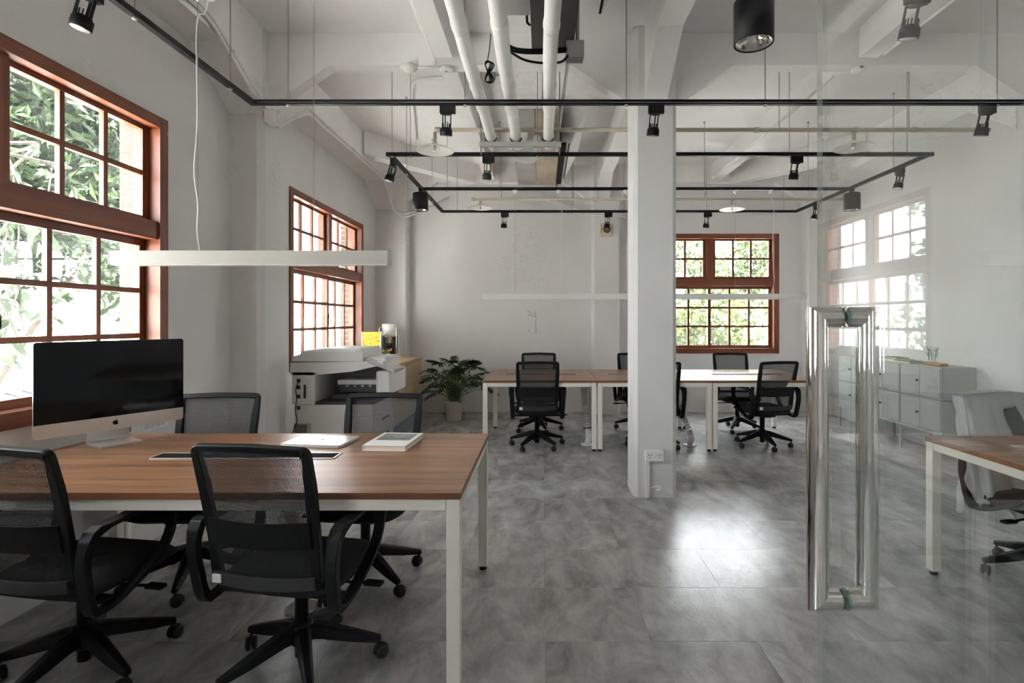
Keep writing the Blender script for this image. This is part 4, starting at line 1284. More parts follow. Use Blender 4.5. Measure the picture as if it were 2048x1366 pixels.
# linear pendant lamps hung from the tracks
DIFF = M('white_diffuser', (0.88,0.87,0.84), 0.45)
PEND = M('pale_grey_lamp_body', (0.50,0.475,0.43), 0.45)
def pendant(label, x0, x1, y, zb, zt, body, wires, cords, seams=()):
    t = thing('linear_pendant_lamp', label, 'pendant lamp', ((x0+x1)/2, y, zb))
    c = (x0+x1)/2
    b = B(); box(b, x0-c, x1-c, -0.033, 0.033, 0.004, zt-zb); obj('body', b, body, t)
    b = B(); box(b, x0-c+0.004, x1-c-0.004, -0.029, 0.029, 0, 0.004); obj('diffuser', b, DIFF, t)
    b = B(); box(b, x0-c-0.004, x0-c, -0.034, 0.034, 0.0, zt-zb+0.001); box(b, x1-c, x1-c+0.004, -0.034, 0.034, 0.0, zt-zb+0.001)
    for s in seams: box(b, s-c-0.002, s-c+0.002, -0.0336, 0.0336, 0.003, zt-zb+0.0006)
    obj('end_cap', b, body, t)
    top = ZT-0.016-zb
    for wx in wires:
        b = B(); cyl(b, wx-c, 0, zt-zb, top-0.03, 0.0014, 6); w_ = obj('suspension_wire', b, ROD, t)
        b = B(); lathe(b, [(0,top-0.052),(0.006,top-0.05),(0.012,top-0.03),(0.026,top-0.026),(0.028,top-0.001),(0,top-0.001)], 18, (wx-c,0,0)); obj('canopy', b, WHITEP, w_)
    for pts in cords:
        b = B(); tube(b, spline([(px-c, py, pz-zb) for px, py, pz in pts], 6), 0.0032, 6); cd = obj('power_cord', b, WHITEP, t)
        px, py, pz = pts[0]
        b = B(); lathe(b, [(0,-0.004),(0.022,0.0),(0.026,top-(pz-zb)-0.001),(0,top-(pz-zb)-0.001)], 16, (px-c, 0, pz-zb)); obj('cord_rose', b, WHITEP, cd)
    return t
pendant('long grey linear pendant lamp hanging over the near desk', -1.965, -0.706, 2.48, 1.64, 1.705, PEND, [-1.583, -1.05], [[(-1.53, 2.48-2.48, 2.865), (-1.55, 0, 2.80), (-1.585, -0.004, 2.74), (-1.583, -0.004, 2.30), (-1.597, -0.004, 2.08), (-1.580, -0.004, 1.92), (-1.583, -0.004, 1.80), (-1.572, 0, 1.705)]])
pendant('white linear pendant lamp run over the far desks', -0.69, 3.07, 6.30, 1.63, 1.695, WHITEP, [-0.32, 0.97, 2.25], [[(0.19, 0, 2.87), (0.195, 0, 2.82), (0.225, -0.004, 2.77), (0.215, -0.004, 2.2), (0.222, -0.004, 1.85), (0.19, 0, 1.695)], [(2.66, 0, 2.87), (2.67, 0, 2.80), (2.70, -0.004, 2.72), (2.68, -0.004, 2.2), (2.70, -0.004, 1.85), (2.66, 0, 1.695)]], seams=(0.57, 1.82))

# beige conduit pipes with enamel shades
def shade_lamp(label, x, y, zpipe, drop):
    t = thing('enamel_shade_lamp', label, 'lamp', (x, y, zpipe-drop), 0, 'enamel lamps on the beige pipes')
    b = B(); cyl(b, 0, 0, 0.035, drop-0.021, 0.016, 14); obj('drop_pipe', b, BEIGEPIPE, t)
    b = B(); lathe(b, [(0.018,0.045),(0.03,0.04),(0.06,0.02),(0.13,0.0),(0.165,-0.018),(0.168,-0.022),(0.163,-0.020),(0.128,-0.004),(0.058,0.014),(0.028,0.030),(0.0,0.032)], 40); obj('shade', b, ENAMEL, t)
    b = B(); lathe(b, [(0,-0.035),(0.010,-0.035),(0.014,-0.02),(0.014,0.03),(0,0.03)], 14); obj('socket', b, STEEL, t)
    return t
P1Y, P1Z = 4.79, 3.076
bp1 = thing('ceiling_pipe', 'beige ceiling pipe running across behind the column', 'pipe')
b = B(); tube(b, [(-0.95, P1Y, P1Z), (3.965, P1Y, P1Z)], 0.019, 12)
lathe(b, [(0,0),(0.024,0),(0.024,0.05),(0,0.05)], 14, (-0.955, P1Y, P1Z), (1,0,0))
for x in (0.25, 1.9, 2.78, 3.3): lathe(b, [(0,-0.02),(0.024,-0.02),(0.024,0.02),(0,0.02)], 14, (x, P1Y, P1Z), (1,0,0))
obj('pipe_run', b, BEIGEPIPE, bp1)
for x in (0.0, 2.1, 3.25):
    b = B(); cyl(b, x, P1Y, P1Z+0.019, S, 0.004, 8); obj('hanger_rod', b, ROD, bp1)
shade_lamp('white enamel disc lamp on the beige pipe left of the white pipes', -0.955, P1Y, P1Z, 0.165)
shade_lamp('white enamel disc lamp on the beige pipe behind the glass door edge', 2.76, P1Y, P1Z, 0.14)
P2Y, P2Z = 7.38, 3.04
bp2 = thing('ceiling_pipe', 'thin beige ceiling pipe close to the far wall', 'pipe')
b = B(); tube(b, [(-0.93, P2Y, P2Z), (4.1, P2Y, P2Z)], 0.018, 12)
lathe(b, [(0,0),(0.026,0),(0.026,0.04),(0,0.04)], 14, (-0.97, P2Y, P2Z), (1,0,0)); tube(b, [(-0.6, P2Y+0.07, P2Z+0.02), (4.1, P2Y+0.07, P2Z+0.02)], 0.012, 10); obj('pipe_run', b, BEIGEPIPE, bp2)
for x in (-0.56, 0.42, 2.22):
    b = B(); cyl(b, x, P2Y, P2Z+0.018, S, 0.004, 8); obj('hanger_rod', b, ROD, bp2)
shade_lamp('small white enamel disc lamp near the far wall, left of the column', -0.85, P2Y, P2Z, 0.10)
shade_lamp('small white enamel disc lamp near the far wall above the far window', 2.59, P2Y, P2Z, 0.12)

# three insulated white pipes
ZP = 3.005
for x, r_, lab, tail in ((-0.455, 0.044, 'insulated white ceiling pipe, leftmost of the three', [(-0.455, 4.95, 2.985), (-0.40, 5.12, 2.99), (-0.14, 5.35, 2.985), (-0.06, 5.58, 3.12), (-0.06, 5.86, 3.36)]),
                   (-0.235, 0.046, 'insulated white ceiling pipe, middle of the three', [(-0.235, 4.95, 3.0), (-0.22, 5.15, 3.06), (-0.20, 5.5, 3.25), (-0.2, 5.86, 3.40)]),
                   (0.05, 0.044, 'insulated white ceiling pipe, rightmost of the three', [(0.05, 4.92, 2.99), (0.06, 5.12, 3.05), (0.08, 5.5, 3.25), (0.08, 5.86, 3.40)])):
    t = thing('insulated_pipe', lab, 'pipe', (0,0,0), 0, 'insulated white pipes')
    b = B()
    pts = [(x, 0.75, ZP)] + [(x + 0.004*math.sin(k*1.7), 0.75+k*0.4, ZP+0.004*math.cos(k*2.1)) for k in range(1, 10)] + [(x, 4.78, ZP)]
    tube(b, spline(pts, 3) + spline(tail, 4)[0:], r_, 20)
    obj('pipe_wrap', b, WHITEPIPE, t)
    for yy in (2.35, 2.95, 3.72, 4.1):
        b = B(); lathe(b, [(0.030,-0.05),(r_+0.001,-0.045),(r_+0.004,-0.02),(r_+0.004,0.02),(r_+0.001,0.045),(0.030,0.05)], 20, (x, yy, ZP), (0,1,0)); obj('wrap_joint', b, WHITEPIPE, t)
hg = thing('pipe_hanger', 'galvanised channel hanging on rods and carrying the three white pipes', 'pipe hanger')
b = B(); box(b, -0.555, 0.165, 4.73, 4.77, ZP-0.092, ZP-0.052); obj('channel', b, DUCTG, hg)
for x in (-0.54, 0.15):
    b = B(); cyl(b, x, 4.75, ZP-0.16, S, 0.005, 8); obj('hanger_rod', b, ROD, hg)
for x in (-0.455, -0.235, 0.05):
    b = B(); band(b, [Vector((x+0.055*math.cos(R(a)), 4.75, ZP+0.052*math.sin(R(a)))) for a in range(200, 345, 12)], (0,1,0), 0.006, 0.03); obj('pipe_saddle', b, BLACKMATT, hg)

# air-handling boxes
ac = thing('air_conditioner_duct', 'grey and tan ceiling duct unit above the far desks', 'duct')
b = B(); box(b, -0.34, -0.085, 5.9, 7.65, 3.30, S-0.002); obj('grey_casing', b, DUCTG, ac)
b = B(); box(b, -0.078, 0.185, 5.9, 7.65, 3.30, S-0.002); obj('tan_casing', b, DUCTT, ac)
b = B(); box(b, 0.19, 0.205, 5.8, 7.65, 3.28, S-0.002); box(b, 0.205, 0.26, 5.9, 7.6, 3.30, 3.33); obj('flange', b, BLACKMATT, ac)
fl = thing('air_diffuser', 'white ceiling air grille hanging open beside the far duct', 'air grille', (0.36, 6.4, 3.28))
b = B(); prism(b, [(-0.08, -0.03), (-0.065, -0.03), (0.10, 0.30), (0.085, 0.30)], -0.65, 0.65, 'y'); obj('flap', b, WHITEP, fl)
b = B(); prism(b, [(-0.088, -0.038), (-0.078, -0.043), (-0.064, -0.014), (-0.072, -0.008)], -0.66, 0.66, 'y'); obj('seal', b, BLACKMATT, fl)
ac2 = thing('air_conditioner_duct', 'dark metal ceiling duct unit above the near white pipes', 'duct')
b = B(); box(b, -0.075, 0.215, 1.9, 3.79, 3.29, S-0.002); obj('dark_casing', b, DUCTD, ac2)
b = B(); box(b, -0.26, -0.08, 2.2, 3.42, 3.32, S-0.002); obj('pale_casing', b, DUCTG, ac2)
b = B()
for x in (-0.265, -0.10): tube(b, fillet([(x, 3.44, 3.40), (x, 3.47, 3.30), (x+0.02, 3.46, 3.28)], 0.02), 0.008, 6)
obj('hook', b, BLACKMATT, ac2)
fl2 = thing('air_diffuser', 'white air grille flap at the top edge beside the dark duct', 'air grille', (0.37, 3.0, 3.30))
b = B(); prism(b, [(-0.02, -0.05), (-0.008, -0.05), (0.10, 0.16), (0.085, 0.16)], -0.4, 0.26, 'y'); obj('flap', b, WHITEP, fl2)
b = B(); prism(b, [(-0.03, -0.055), (-0.018, -0.058), (0.0, -0.02), (-0.008, -0.015)], -0.41, 0.27, 'y'); obj('seal', b, BLACKMATT, fl2)
jb = thing('junction_box', 'dark metal junction box on a grey conduit beside the dark duct', 'junction box', (0.18, 3.70, 3.23))
b = B(); rbox(b, -0.02, 0.10, -0.05, 0.05, -0.06, 0.05, 0.006); obj('box_body', b, DUCTD, jb)
b = B(); box(b, -0.022, 0.102, -0.052, -0.0495, -0.062, 0.052); cv = obj('cover_plate', b, DUCTG, jb)
b = B(); tube(b, [(0.06, 0, 0.05), (0.06, 0, 0.41)], 0.014, 10); tube(b, fillet([(0.0, 0.0, -0.05), (0.0, 0.02, -0.02), (-0.02, 1.5, 0.0), (-0.03, 2.3, 0.0)], 0.03), 0.012, 10); obj('conduit', b, DUCTG, jb)
cbl = thing('black_cable', 'black cable looped between the white pipes and the junction box', 'cable')
b = B(); tube(b, spline([(-0.30, 3.64, 3.28), (-0.18, 3.62, 3.20), (0.0, 3.62, 3.19), (0.16, 3.66, 3.22)], 6), 0.018, 10); obj('thick_sleeve', b, BLACKMATT, cbl)
b = B(); tube(b, spline([(-0.22, 3.60, 3.18), (-0.12, 3.57, 3.11), (0.0, 3.54, 3.075), (0.12, 3.58, 3.10), (0.17, 3.64, 3.17)], 6), 0.008, 8); obj('loose_loop', b, BLACKMATT, cbl)
coil = thing('cable_coil', 'coiled black cable dangling between the left and middle white pipes', 'cable', (-0.36, 3.55, 3.0))
b = B(); tube(b, [(0.02,0,0.27),(0.01,0,0.16),(0,0,0.10)], 0.003, 6); obj('cable_drop', b, BLACKMATT, coil)
for k in range(4):
    b = B(); tube(b, [(0.022*math.sin(2*q)*(0.7+0.2*k)+0.004*k, 0.006*k-0.01, 0.02+0.07*math.cos(q)) for q in [2*PI*j/28 for j in range(28)]], 0.0035, 6, True); obj('coil_turn', b, BLACKMATT, coil)
# white conduits, sensors, boxes on beams
def conduit(label, runs, r=0.012, fil=0.08, extra=None):
    t = thing('conduit', label, 'conduit')
    for pts in runs:
        b = B(); tube(b, fillet(pts, fil, 6), r, 10); obj('tube_run', b, WHITEPIPE, t)
        b = B()
        P = [Vector(p) for p in pts]
        for a, c in zip(P, P[1:]):
            if (c-a).length > 0.5: lathe(b, [(r,-0.012),(r+0.004,-0.012),(r+0.004,0.012),(r,0.012)], 10, (a+c)/2, c-a)
        if len(b.verts): obj('clip', b, WHITEPIPE, t)
        else: b.free()
    return t
LX = -2.20
conduit('pair of white conduits along the left beam above the near window', [[(LX+0.008, 1.0, 3.42), (LX+0.008, 3.55, 3.42), (LX+0.008, 4.10, 3.16), (-2.176, 4.225, 3.09), (-2.165, 4.27, 3.05)], [(LX+0.008, 1.0, 3.385), (LX+0.008, 3.53, 3.385), (LX+0.008, 4.06, 3.13), (-2.18, 4.215, 3.04)]], 0.014, 0.12)
jb2 = thing('junction_box', 'white conduit box at the head of the left pilaster', 'junction box', (-2.15, 4.30, 3.0))
b = B(); rbox(b, -0.045, 0.05, -0.06, 0.06, -0.05, 0.05, 0.012); obj('box_body', b, WHITEPIPE, jb2)
b = B(); lathe(b, [(0,0),(0.03,0),(0.034,0.03),(0,0.03)], 14, (0.05, 0, 0), (1,0,0)); obj('cover_plate', b, WHITEP, jb2)
conduit('pair of white conduits along the left beam above the far window', [[(-2.13, 4.40, 3.03), (-2.185, 4.98, 3.31), (-2.19, 5.04, 3.37), (-2.19, 7.42, 3.37), (-2.19, 7.88, 3.06), (-2.10, 7.93, 2.93), (-1.95, 7.93, 2.96), (-1.8, 8.12, 3.06), (-1.4, 8.12, 3.26)], [(-2.13, 4.40, 2.99), (-2.18, 5.02, 3.31), (-2.185, 7.40, 3.34), (-2.185, 7.88, 3.02), (-2.08, 7.92, 2.88), (-1.93, 7.92, 2.92), (-1.8, 8.10, 3.02), (-1.4, 8.12, 3.22)]], 0.012, 0.06)
conduit('white conduit along the joist left of the white pipes', [[(-0.864, 1.2, 3.49), (-0.864, 4.2, 3.49), (-0.86, 4.32, 3.45)]], 0.013, 0.03)
sn = thing('ceiling_sensor', 'round white ceiling sensor on the beam left of the white pipes', 'sensor', (-1.08, 4.36, BEAM))
b = B(); lathe(b, [(0,0),(0.065,0),(0.07,-0.012),(0.055,-0.03),(0.045,-0.034),(0.035,-0.05),(0.0,-0.058)], 28); obj('dome', b, WHITEP, sn)
b = B(); lathe(b, [(0.07,0),(0.078,0),(0.078,-0.006),(0.07,-0.006)], 28); obj('base_ring', b, WHITEP, sn)
b = B(); tube(b, [(0.07, 0, -0.012), (0.24, 0, -0.012)], 0.010, 8); obj('feed_conduit', b, WHITEPIPE, sn)
rb = thing('junction_box', 'round white conduit box beside the ceiling sensor', 'junction box', (-0.78, 4.38, BEAM))
b = B(); lathe(b, [(0,0),(0.052,0),(0.055,-0.025),(0.045,-0.032),(0,-0.033)], 24); obj('box_body', b, WHITEP, rb)
b = B(); lathe(b, [(0,-0.033),(0.008,-0.033),(0.008,-0.037),(0,-0.037)], 10); obj('screw', b, STEEL, rb)
conduit('white conduit dropping across the far ceiling left of the white pipes', [[(-0.93, 5.1, S-0.022), (-1.22, 5.15, S-0.022), (-1.30, 5.35, S-0.022), (-1.62, 6.9, S-0.022), (-1.80, 7.0, S-0.022)]], 0.016, 0.15)
conduit('white conduit along the near joist in the right bay', [[(2.655, 1.2, 3.46), (2.655, 4.2, 3.46)]], 0.013)
conduit('white conduit along the far joist in the right bay', [[(2.482, 4.60, 3.47), (2.482, 7.8, 3.47)]], 0.013)
rs = thing('ceiling_sensor', 'white sensor on the beam seen through the glass door', 'sensor', (2.57, 4.40, BEAM))
b = B(); lathe(b, [(0,0),(0.05,0),(0.052,-0.02),(0.04,-0.03),(0,-0.045)], 24); obj('dome', b, WHITEP, rs)
b = B(); box(b, -0.012, 0.012, -0.056, -0.045, -0.02, -0.004); obj('sensor_window', b, BLACKMATT, rs)
conduit('white conduits looping across the far wall over the speaker', [[(0.05, 8.12, 3.20), (0.45, 8.12, 3.05), (0.62, 8.08, 2.95), (0.78, 7.935, 2.92), (1.0, 7.935, 2.93), (1.15, 7.94, 2.92), (1.3, 8.12, 2.90), (1.55, 8.12, 3.02)], [(0.05, 8.12, 3.24), (0.45, 8.12, 3.08), (0.62, 8.08, 2.99), (0.78, 7.935, 2.95), (1.0, 7.935, 2.96), (1.15, 7.94, 2.95), (1.3, 8.12, 2.94), (1.55, 8.12, 3.06)]], 0.010, 0.06)
gs = thing('gas_detector', 'small grey gas detector on the ceiling between the white pipes', 'detector', (-0.47, 5.05, S))
b = B(); lathe(b, [(0,0),(0.035,0),(0.035,-0.05),(0.028,-0.06),(0,-0.06)], 18); obj('body', b, DUCTG, gs)
b = B(); tube(b, [(0.03,0,-0.02),(0.11,0,-0.02)], 0.01, 8); obj('feed_conduit', b, DUCTG, gs)

# speaker on the far pilaster
sp_ = thing('wall_speaker', 'cream square loudspeaker on the far pilaster', 'speaker', (0.94, 7.95, 2.715))
b = B(); rbox(b, -0.088, 0.088, -0.075, 0.0, -0.095, 0.092, 0.012); obj('cabinet', b, M('yellowed_cream_plastic', (0.62,0.53,0.36), 0.5), sp_)
b = B(); lathe(b, [(0,0.012),(0.03,0.014),(0.045,0.004),(0.058,0.0),(0.060,-0.002),(0.058,-0.006)], 28, (0.0,-0.0755,0.0), (0,-1,0)); obj('driver', b, M('brown_cone', (0.07,0.055,0.045), 0.6), sp_)
b = B(); lathe(b, [(0,0.024),(0.010,0.020),(0.014,0.012)], 14, (0.0,-0.0755,0.0), (0,-1,0)); obj('dust_cap', b, STEEL, sp_)
b = B()
for x in (-0.075, 0.075): box(b, x-0.004, x+0.004, -0.0775, -0.0745, -0.06, 0.06)
obj('trim_slot', b, PRINTERD, sp_)

# patched plate in the far wall, outlet on the column
wp = thing('wall_patch', 'plastered-over rectangular plate on the far wall with a squiggle of old filler', 'wall plate', (-0.175, YB, 1.345))
b = B(); box(b, -0.075, 0.075, -0.006, 0.0, -0.20, 0.20); obj('plate', b, WALL, wp)
b = B(); tube(b, spline([(-0.055,-0.006,0.165),(-0.02,-0.006,0.17),(0.0,-0.006,0.14),(0.02,-0.006,0.10),(0.045,-0.006,0.10),(0.06,-0.006,0.14),(0.072,-0.006,0.165)], 5), 0.004, 6)
tube(b, [(0.073,-0.006,0.12),(0.071,-0.006,-0.16)], 0.003, 6)
obj('filler_ridge', b, M('grey_filler', (0.40,0.39,0.38), 0.9), wp)
b = B()
for x, z, r_ in ((-0.03, 0.12, 0.012), (-0.035,-0.12,0.012), (0.03,-0.15,0.005), (0.05,-0.15,0.005)): lathe(b, [(0,0.002),(r_*0.6,0.004),(r_,0.0)], 12, (x,-0.006,z), (0,-1,0))
obj('screw_hole', b, M('grey_filler_dot', (0.42,0.41,0.40), 0.9), wp)
ol = thing('power_outlet', 'white power outlet with a conduit on the foot of the column', 'outlet', (0.87, 4.235, 0.335))
b = B(); rbox(b, -0.072, 0.072, -0.042, 0.0, -0.043, 0.043, 0.005); obj('box_body', b, WHITEP, ol)
b = B(); rbox(b, -0.07, 0.07, -0.047, -0.042, -0.041, 0.041, 0.002, 1); fp = obj('face_plate', b, PAPER, ol)
b = B()
for x in (-0.036, 0.036):
    for dx in (-0.010, 0.010): box(b, x+dx-0.002, x+dx+0.002, -0.0478, -0.0468, 0.0, 0.014)
    box(b, x-0.003, x+0.003, -0.0478, -0.0468, -0.018, -0.012)
obj('socket_slot', b, BLACKMATT, fp)
b = B(); box(b, -0.066, -0.034, -0.022, 0.0, -0.333, -0.043); obj('trunking', b, WHITEP, ol)
b = B(); tube(b, spline([(-0.025,-0.012,-0.33),(-0.02,-0.012,-0.262),(0.01,-0.012,-0.25),(0.05,-0.012,-0.252),(0.055,-0.012,-0.27),(0.02,-0.012,-0.278)], 5), 0.006, 8); obj('loose_cord', b, WHITEP, ol)

# cable spines under the desks
def spine(label, top, foot, n, mat):
    t = thing('cable_spine', label, 'cable spine', (foot[0], foot[1], 0))
    b = B(); lathe(b, [(0,0),(0.072,0),(0.075,0.008),(0.06,0.014),(0.03,0.018),(0,0.018)], 28); obj('base_disc', b, mat, t)
    P = spline([(0,0,0.018), (0.01,0,0.12), ((top[0]-foot[0])*0.45, (top[1]-foot[1])*0.45, top[2]*0.55), (top[0]-foot[0], top[1]-foot[1], top[2])], 20)
    me = None
    step = len(P)/n
    for k in range(n):
        p = P[min(len(P)-2, int(k*step))]; q = P[min(len(P)-1, int(k*step)+1)]
        if me is None:
            b = B(); rbox(b, -0.030, 0.030, -0.020, 0.020, 0.004, 0.019, 0.004, 1); box(b, -0.008, 0.008, -0.006, 0.006, 0.0, 0.026)
            for s in (-1, 1): box(b, s*0.024-0.004, s*0.024+0.004, -0.021, 0.021, 0.0, 0.009)
            o = obj('link', b, mat, t); me = o.data
        else: o = bpy.data.objects.new('link', me); C.objects.link(o); o.parent = t
        o.location = p; o.rotation_euler = Vector((0,0,1)).rotation_difference((q-p).normalized()).to_euler()
    return t
SILVER = M('silver_plastic', (0.55,0.52,0.50), 0.4, 0.3)
spine('silver vertebra cable spine under the far desk right of the column', (1.47, 6.30, 0.69), (1.63, 5.98), 28, SILVER)
spine('white cable spine under the far desk left of the column', (0.47, 6.32, 0.69), (0.50, 6.02), 28, WHITEP)
spine('pale cable spine with a round foot under the near desk', (-1.20, 2.52, 0.69), (-1.16, 2.60), 28, M('pale_translucent_plastic', (0.62,0.57,0.50), 0.35))
cc = thing('cable_bundle', 'loop of grey charging cables hanging under the near desk', 'cable', (-0.95, 2.42, 0.66))
for k in range(4):
    b = B(); tube(b, spline([(-0.03+0.012*k, 0, 0.065), (-0.055+0.01*k, -0.01*k, 0.0), (-0.02+0.012*k, -0.012*k, -0.06-0.012*k), (0.02+0.012*k, -0.01, -0.02), (0.03+0.01*k, 0, 0.065)], 6), 0.005, 6); obj('cable_loop', b, WHITEP, cc)

# things on the left wall by the near desk
cl = thing('wall_calendar', 'small white sheet of grid paper on the left wall under the window', 'paper', (WL, 3.43, 0.735))
b = B(); box(b, 0.0005, 0.002, -0.11, 0.11, -0.035, 0.035); obj('sheet', b, PAPER, cl)
b = B()
for k in range(4): box(b, 0.002, 0.0023, -0.095+k*0.048, -0.055+k*0.048, -0.024, 0.024)
obj('printed_block', b, M('grey_print', (0.58,0.58,0.62), 0.7), cl)
nc = thing('name_card', 'small dark blue card on the left wall under the window', 'card', (WL, 3.17, 0.745))
b = B(); box(b, 0.0005, 0.003, -0.055, 0.055, -0.022, 0.028); obj('card', b, M('navy_card', (0.03,0.04,0.09), 0.5), nc)
b = B(); box(b, 0.003, 0.0033, -0.02, 0.02, -0.002, 0.006); obj('printed_line', b, PAPER, nc)
dp = thing('drain_pipe', 'white pipe with a blue band beside the left wall under the near desk', 'pipe', (-2.40, 3.10, 0))
b = B(); cyl(b, 0, 0, 0, 0.70, 0.03, 18); obj('pipe_run', b, WHITEP, dp)
b = B(); cyl(b, 0, 0, 0.33, 0.42, 0.0308, 18); obj('blue_band', b, M('blue_label', (0.03,0.22,0.45), 0.5), dp)

# ------------------------------------------------------------------ outdoors
GRASS = M('pale_yard_ground', (0.74,0.73,0.70), 0.9, var=0.2, scale=0.6)
b = B(); box(b, -60, 60, -50, 70, -3.4, -3.2)
struct('ground', b, GRASS, 'pale ground outside the building', 'ground')
ROOFT = M('weathered_white_shingle', (0.60,0.59,0.58), 0.7, var=0.12, scale=5)
HOUSEW = M('pale_house_wall', (0.66,0.65,0.63), 0.8)
ROOFG = M('grey_metal_roof', (0.14,0.15,0.16), 0.5, var=0.08, scale=2)
# neighbour with a diamond shingle roof
nb = thing('neighbour_house', 'neighbouring low house with a pale diamond-shingled roof outside the near window', 'house', (-7.0, 4.0, -3.2))
b = B(); box(b, -5.4, -0.25, -7.0, 7.0, 0, 3.45); obj('house_wall', b, HOUSEW, nb)
rise, run = 1.95, 2.7
b = B(); prism(b, [(0.0, 3.55), (-run, 3.55+rise), (-2*run, 3.55), (-2*run, 3.40), (-run, 3.40+rise), (0.0, 3.40)], -7.3, 7.3, 'y'); rf = obj('roof', b, ROOFG, nb)
vs_, fs_ = [], []
sl = math.hypot(run, rise); ux, uz = -run/sl, rise/sl; nx_, nz_ = rise/sl, run/sl
tile = 0.24; rows_ = int(sl/(tile*0.5)); cols_ = int(14.4/tile)
for r_ in range(rows_):
    for c_ in range(cols_):
        yc = -7.2 + (c_+0.5+(0.5 if r_ % 2 else 0))*tile; s0 = r_*tile*0.5
        k = len(vs_)
        for ds, dy, hgt in ((0.0, 0, 0.035), (tile*0.52, tile*0.5, 0.016), (tile*1.02, 0, 0.004), (tile*0.52, -tile*0.5, 0.016), (0.0, 0, 0.008)):
            s_ = s0+ds
            vs_.append((ux*s_+nx_*hgt, yc+dy, 3.55+uz*s_+nz_*hgt))
        fs_.append((k, k+1, k+2, k+3)); fs_.append((k, k+4, k+1)); fs_.append((k, k+3, k+4))
o = raw('roof_shingles', vs_, fs_, ROOFT, nb); o['kind'] = 'stuff'
b = B(); tube(b, [(0.06, -7.3, 3.45), (0.06, 7.3, 3.45)], 0.06, 10); obj('gutter', b, ROOFG, nb)
# white house with a grey gable roof
nh = thing('neighbour_house', 'white house with a grey gable roof far outside the window behind the photocopier', 'house', (-9.5, 25.0, -3.2))
b = B(); box(b, -4, 4, -4, 4, 0, 5.4); obj('house_wall', b, HOUSEW, nh)
b = B(); prism(b, [(-4.4, 5.25), (4.4, 5.25), (4.4, 5.45), (0, 7.2), (-4.4, 5.45)], -4.5, 4.5, 'y'); obj('roof', b, ROOFG, nh)
for x in (-2.0, 1.2):
    w_ = bxo('window', (x, x+1.1, -4.06, -3.98, 2.6, 4.2), WHITEP, nh)
    bxo('pane', (x+0.08, x+1.02, -4.075, -4.055, 2.68, 4.12), M('dark_far_pane', (0.10,0.12,0.14), 0.15), w_)

def leaf_cloud(name, centers, n, size, mat, parent, seed, aspect=0.42, droop=0.3):
    rnd = random.Random(seed)
    V, F = [], []
    tot = sum(r**2 for _, r in centers)
    for c, r in centers:
        for _ in range(int(n*r**2/tot)):
            # more leaves near the surface of each clump
            d = Vector((rnd.gauss(0,1), rnd.gauss(0,1), rnd.gauss(0,1))).normalized()
            p = Vector(c) + d*r*(rnd.random()**0.4)
            f = Vector((rnd.uniform(-1,1), rnd.uniform(-1,1), rnd.uniform(-1,0.5)-droop)).normalized()
            s = f.cross(Vector((rnd.uniform(-1,1), rnd.uniform(-1,1), rnd.uniform(-1,1)))).normalized()
            u = s.cross(f)
            L_ = size*rnd.uniform(0.6, 1.3); w = L_*aspect
            k = len(V)
            V += [tuple(p), tuple(p+f*L_*0.5+s*w*0.5+u*w*0.12), tuple(p+f*L_-u*w*0.15), tuple(p+f*L_*0.5-s*w*0.5+u*w*0.12)]
            F += [(k,k+1,k+2), (k,k+2,k+3)]
    o = raw(name, V, F, mat, parent)
    o['kind'] = 'stuff'
    return o

DARKLEAF = leaf_mat('dark_tree_leaf', (0.006,0.015,0.005), (0.018,0.038,0.009), 0.3, 0.9)
MIDLEAF = leaf_mat('mid_green_leaf', (0.010,0.028,0.007), (0.030,0.060,0.014), 0.4, 1.2)
YELLEAF = leaf_mat('yellow_green_leaf', (0.014,0.031,0.006), (0.046,0.056,0.010), 0.5, 1.5)
GARDENLEAF = leaf_mat('garden_green_leaf', (0.006,0.018,0.005), (0.021,0.042,0.009), 0.5, 1.2)
GOLD = leaf_mat('golden_flower', (0.20,0.11,0.008), (0.30,0.19,0.015), 0.4, 2)

def tree(name, label, base, trunk, clumps, n, size, mat, seed, group=None, extra=None, tr=0.09):
    t = thing(name, label, 'tree', base, 0, group)
    b = B()
    for k, pts in enumerate(trunk):
        sp = spline(pts, 5); r0 = tr if k == 0 else tr*0.4
        tube(b, sp, [r0*(1-0.75*i/(len(sp)-1)) for i in range(len(sp))], 8)
    obj('trunk', b, BARK, t)
    leaf_cloud('foliage', clumps, n, size, mat, t, seed)
    if extra: leaf_cloud('flowers', clumps, extra[0], extra[1], extra[2], t, seed+50)
    return t
def rc(seed, n, lo, hi, r0, r1):
    rnd = random.Random(seed)
    return [((rnd.uniform(lo[0], hi[0]), rnd.uniform(lo[1], hi[1]), rnd.uniform(lo[2], hi[2])), rnd.uniform(r0, r1)) for _ in range(n)]
tree('broadleaf_tree', 'dark-leaved tree close outside the near window', (-5.6, 5.2, -3.2), [[(0,0,0),(0.1,0.1,2.5),(0.0,0.2,5.0),(0.2,0,7.5)], [(0,0.1,3.6),(0.5,0.6,5.0),(0.9,1.2,5.8)], [(0,0.1,4.2),(0.7,-0.8,5.4),(1.2,-1.6,6.2)]],
     rc(1, 60, (-1.0,-2.8,5.0), (1.2,2.8,8.3), 0.45, 0.85), 30000, 0.16, DARKLEAF, 1)
tree('broadleaf_tree', 'tall dark tree behind the neighbouring roof outside the near window', (-12.8, 14.5, -3.2), [[(0,0,0),(0.2,0,3),(0,0.3,6),(0,0,9)]], rc(2, 40, (-2.5,-3.0,4.0), (2.5,3.0,10.5), 0.8, 1.4), 15000, 0.26, MIDLEAF, 2)
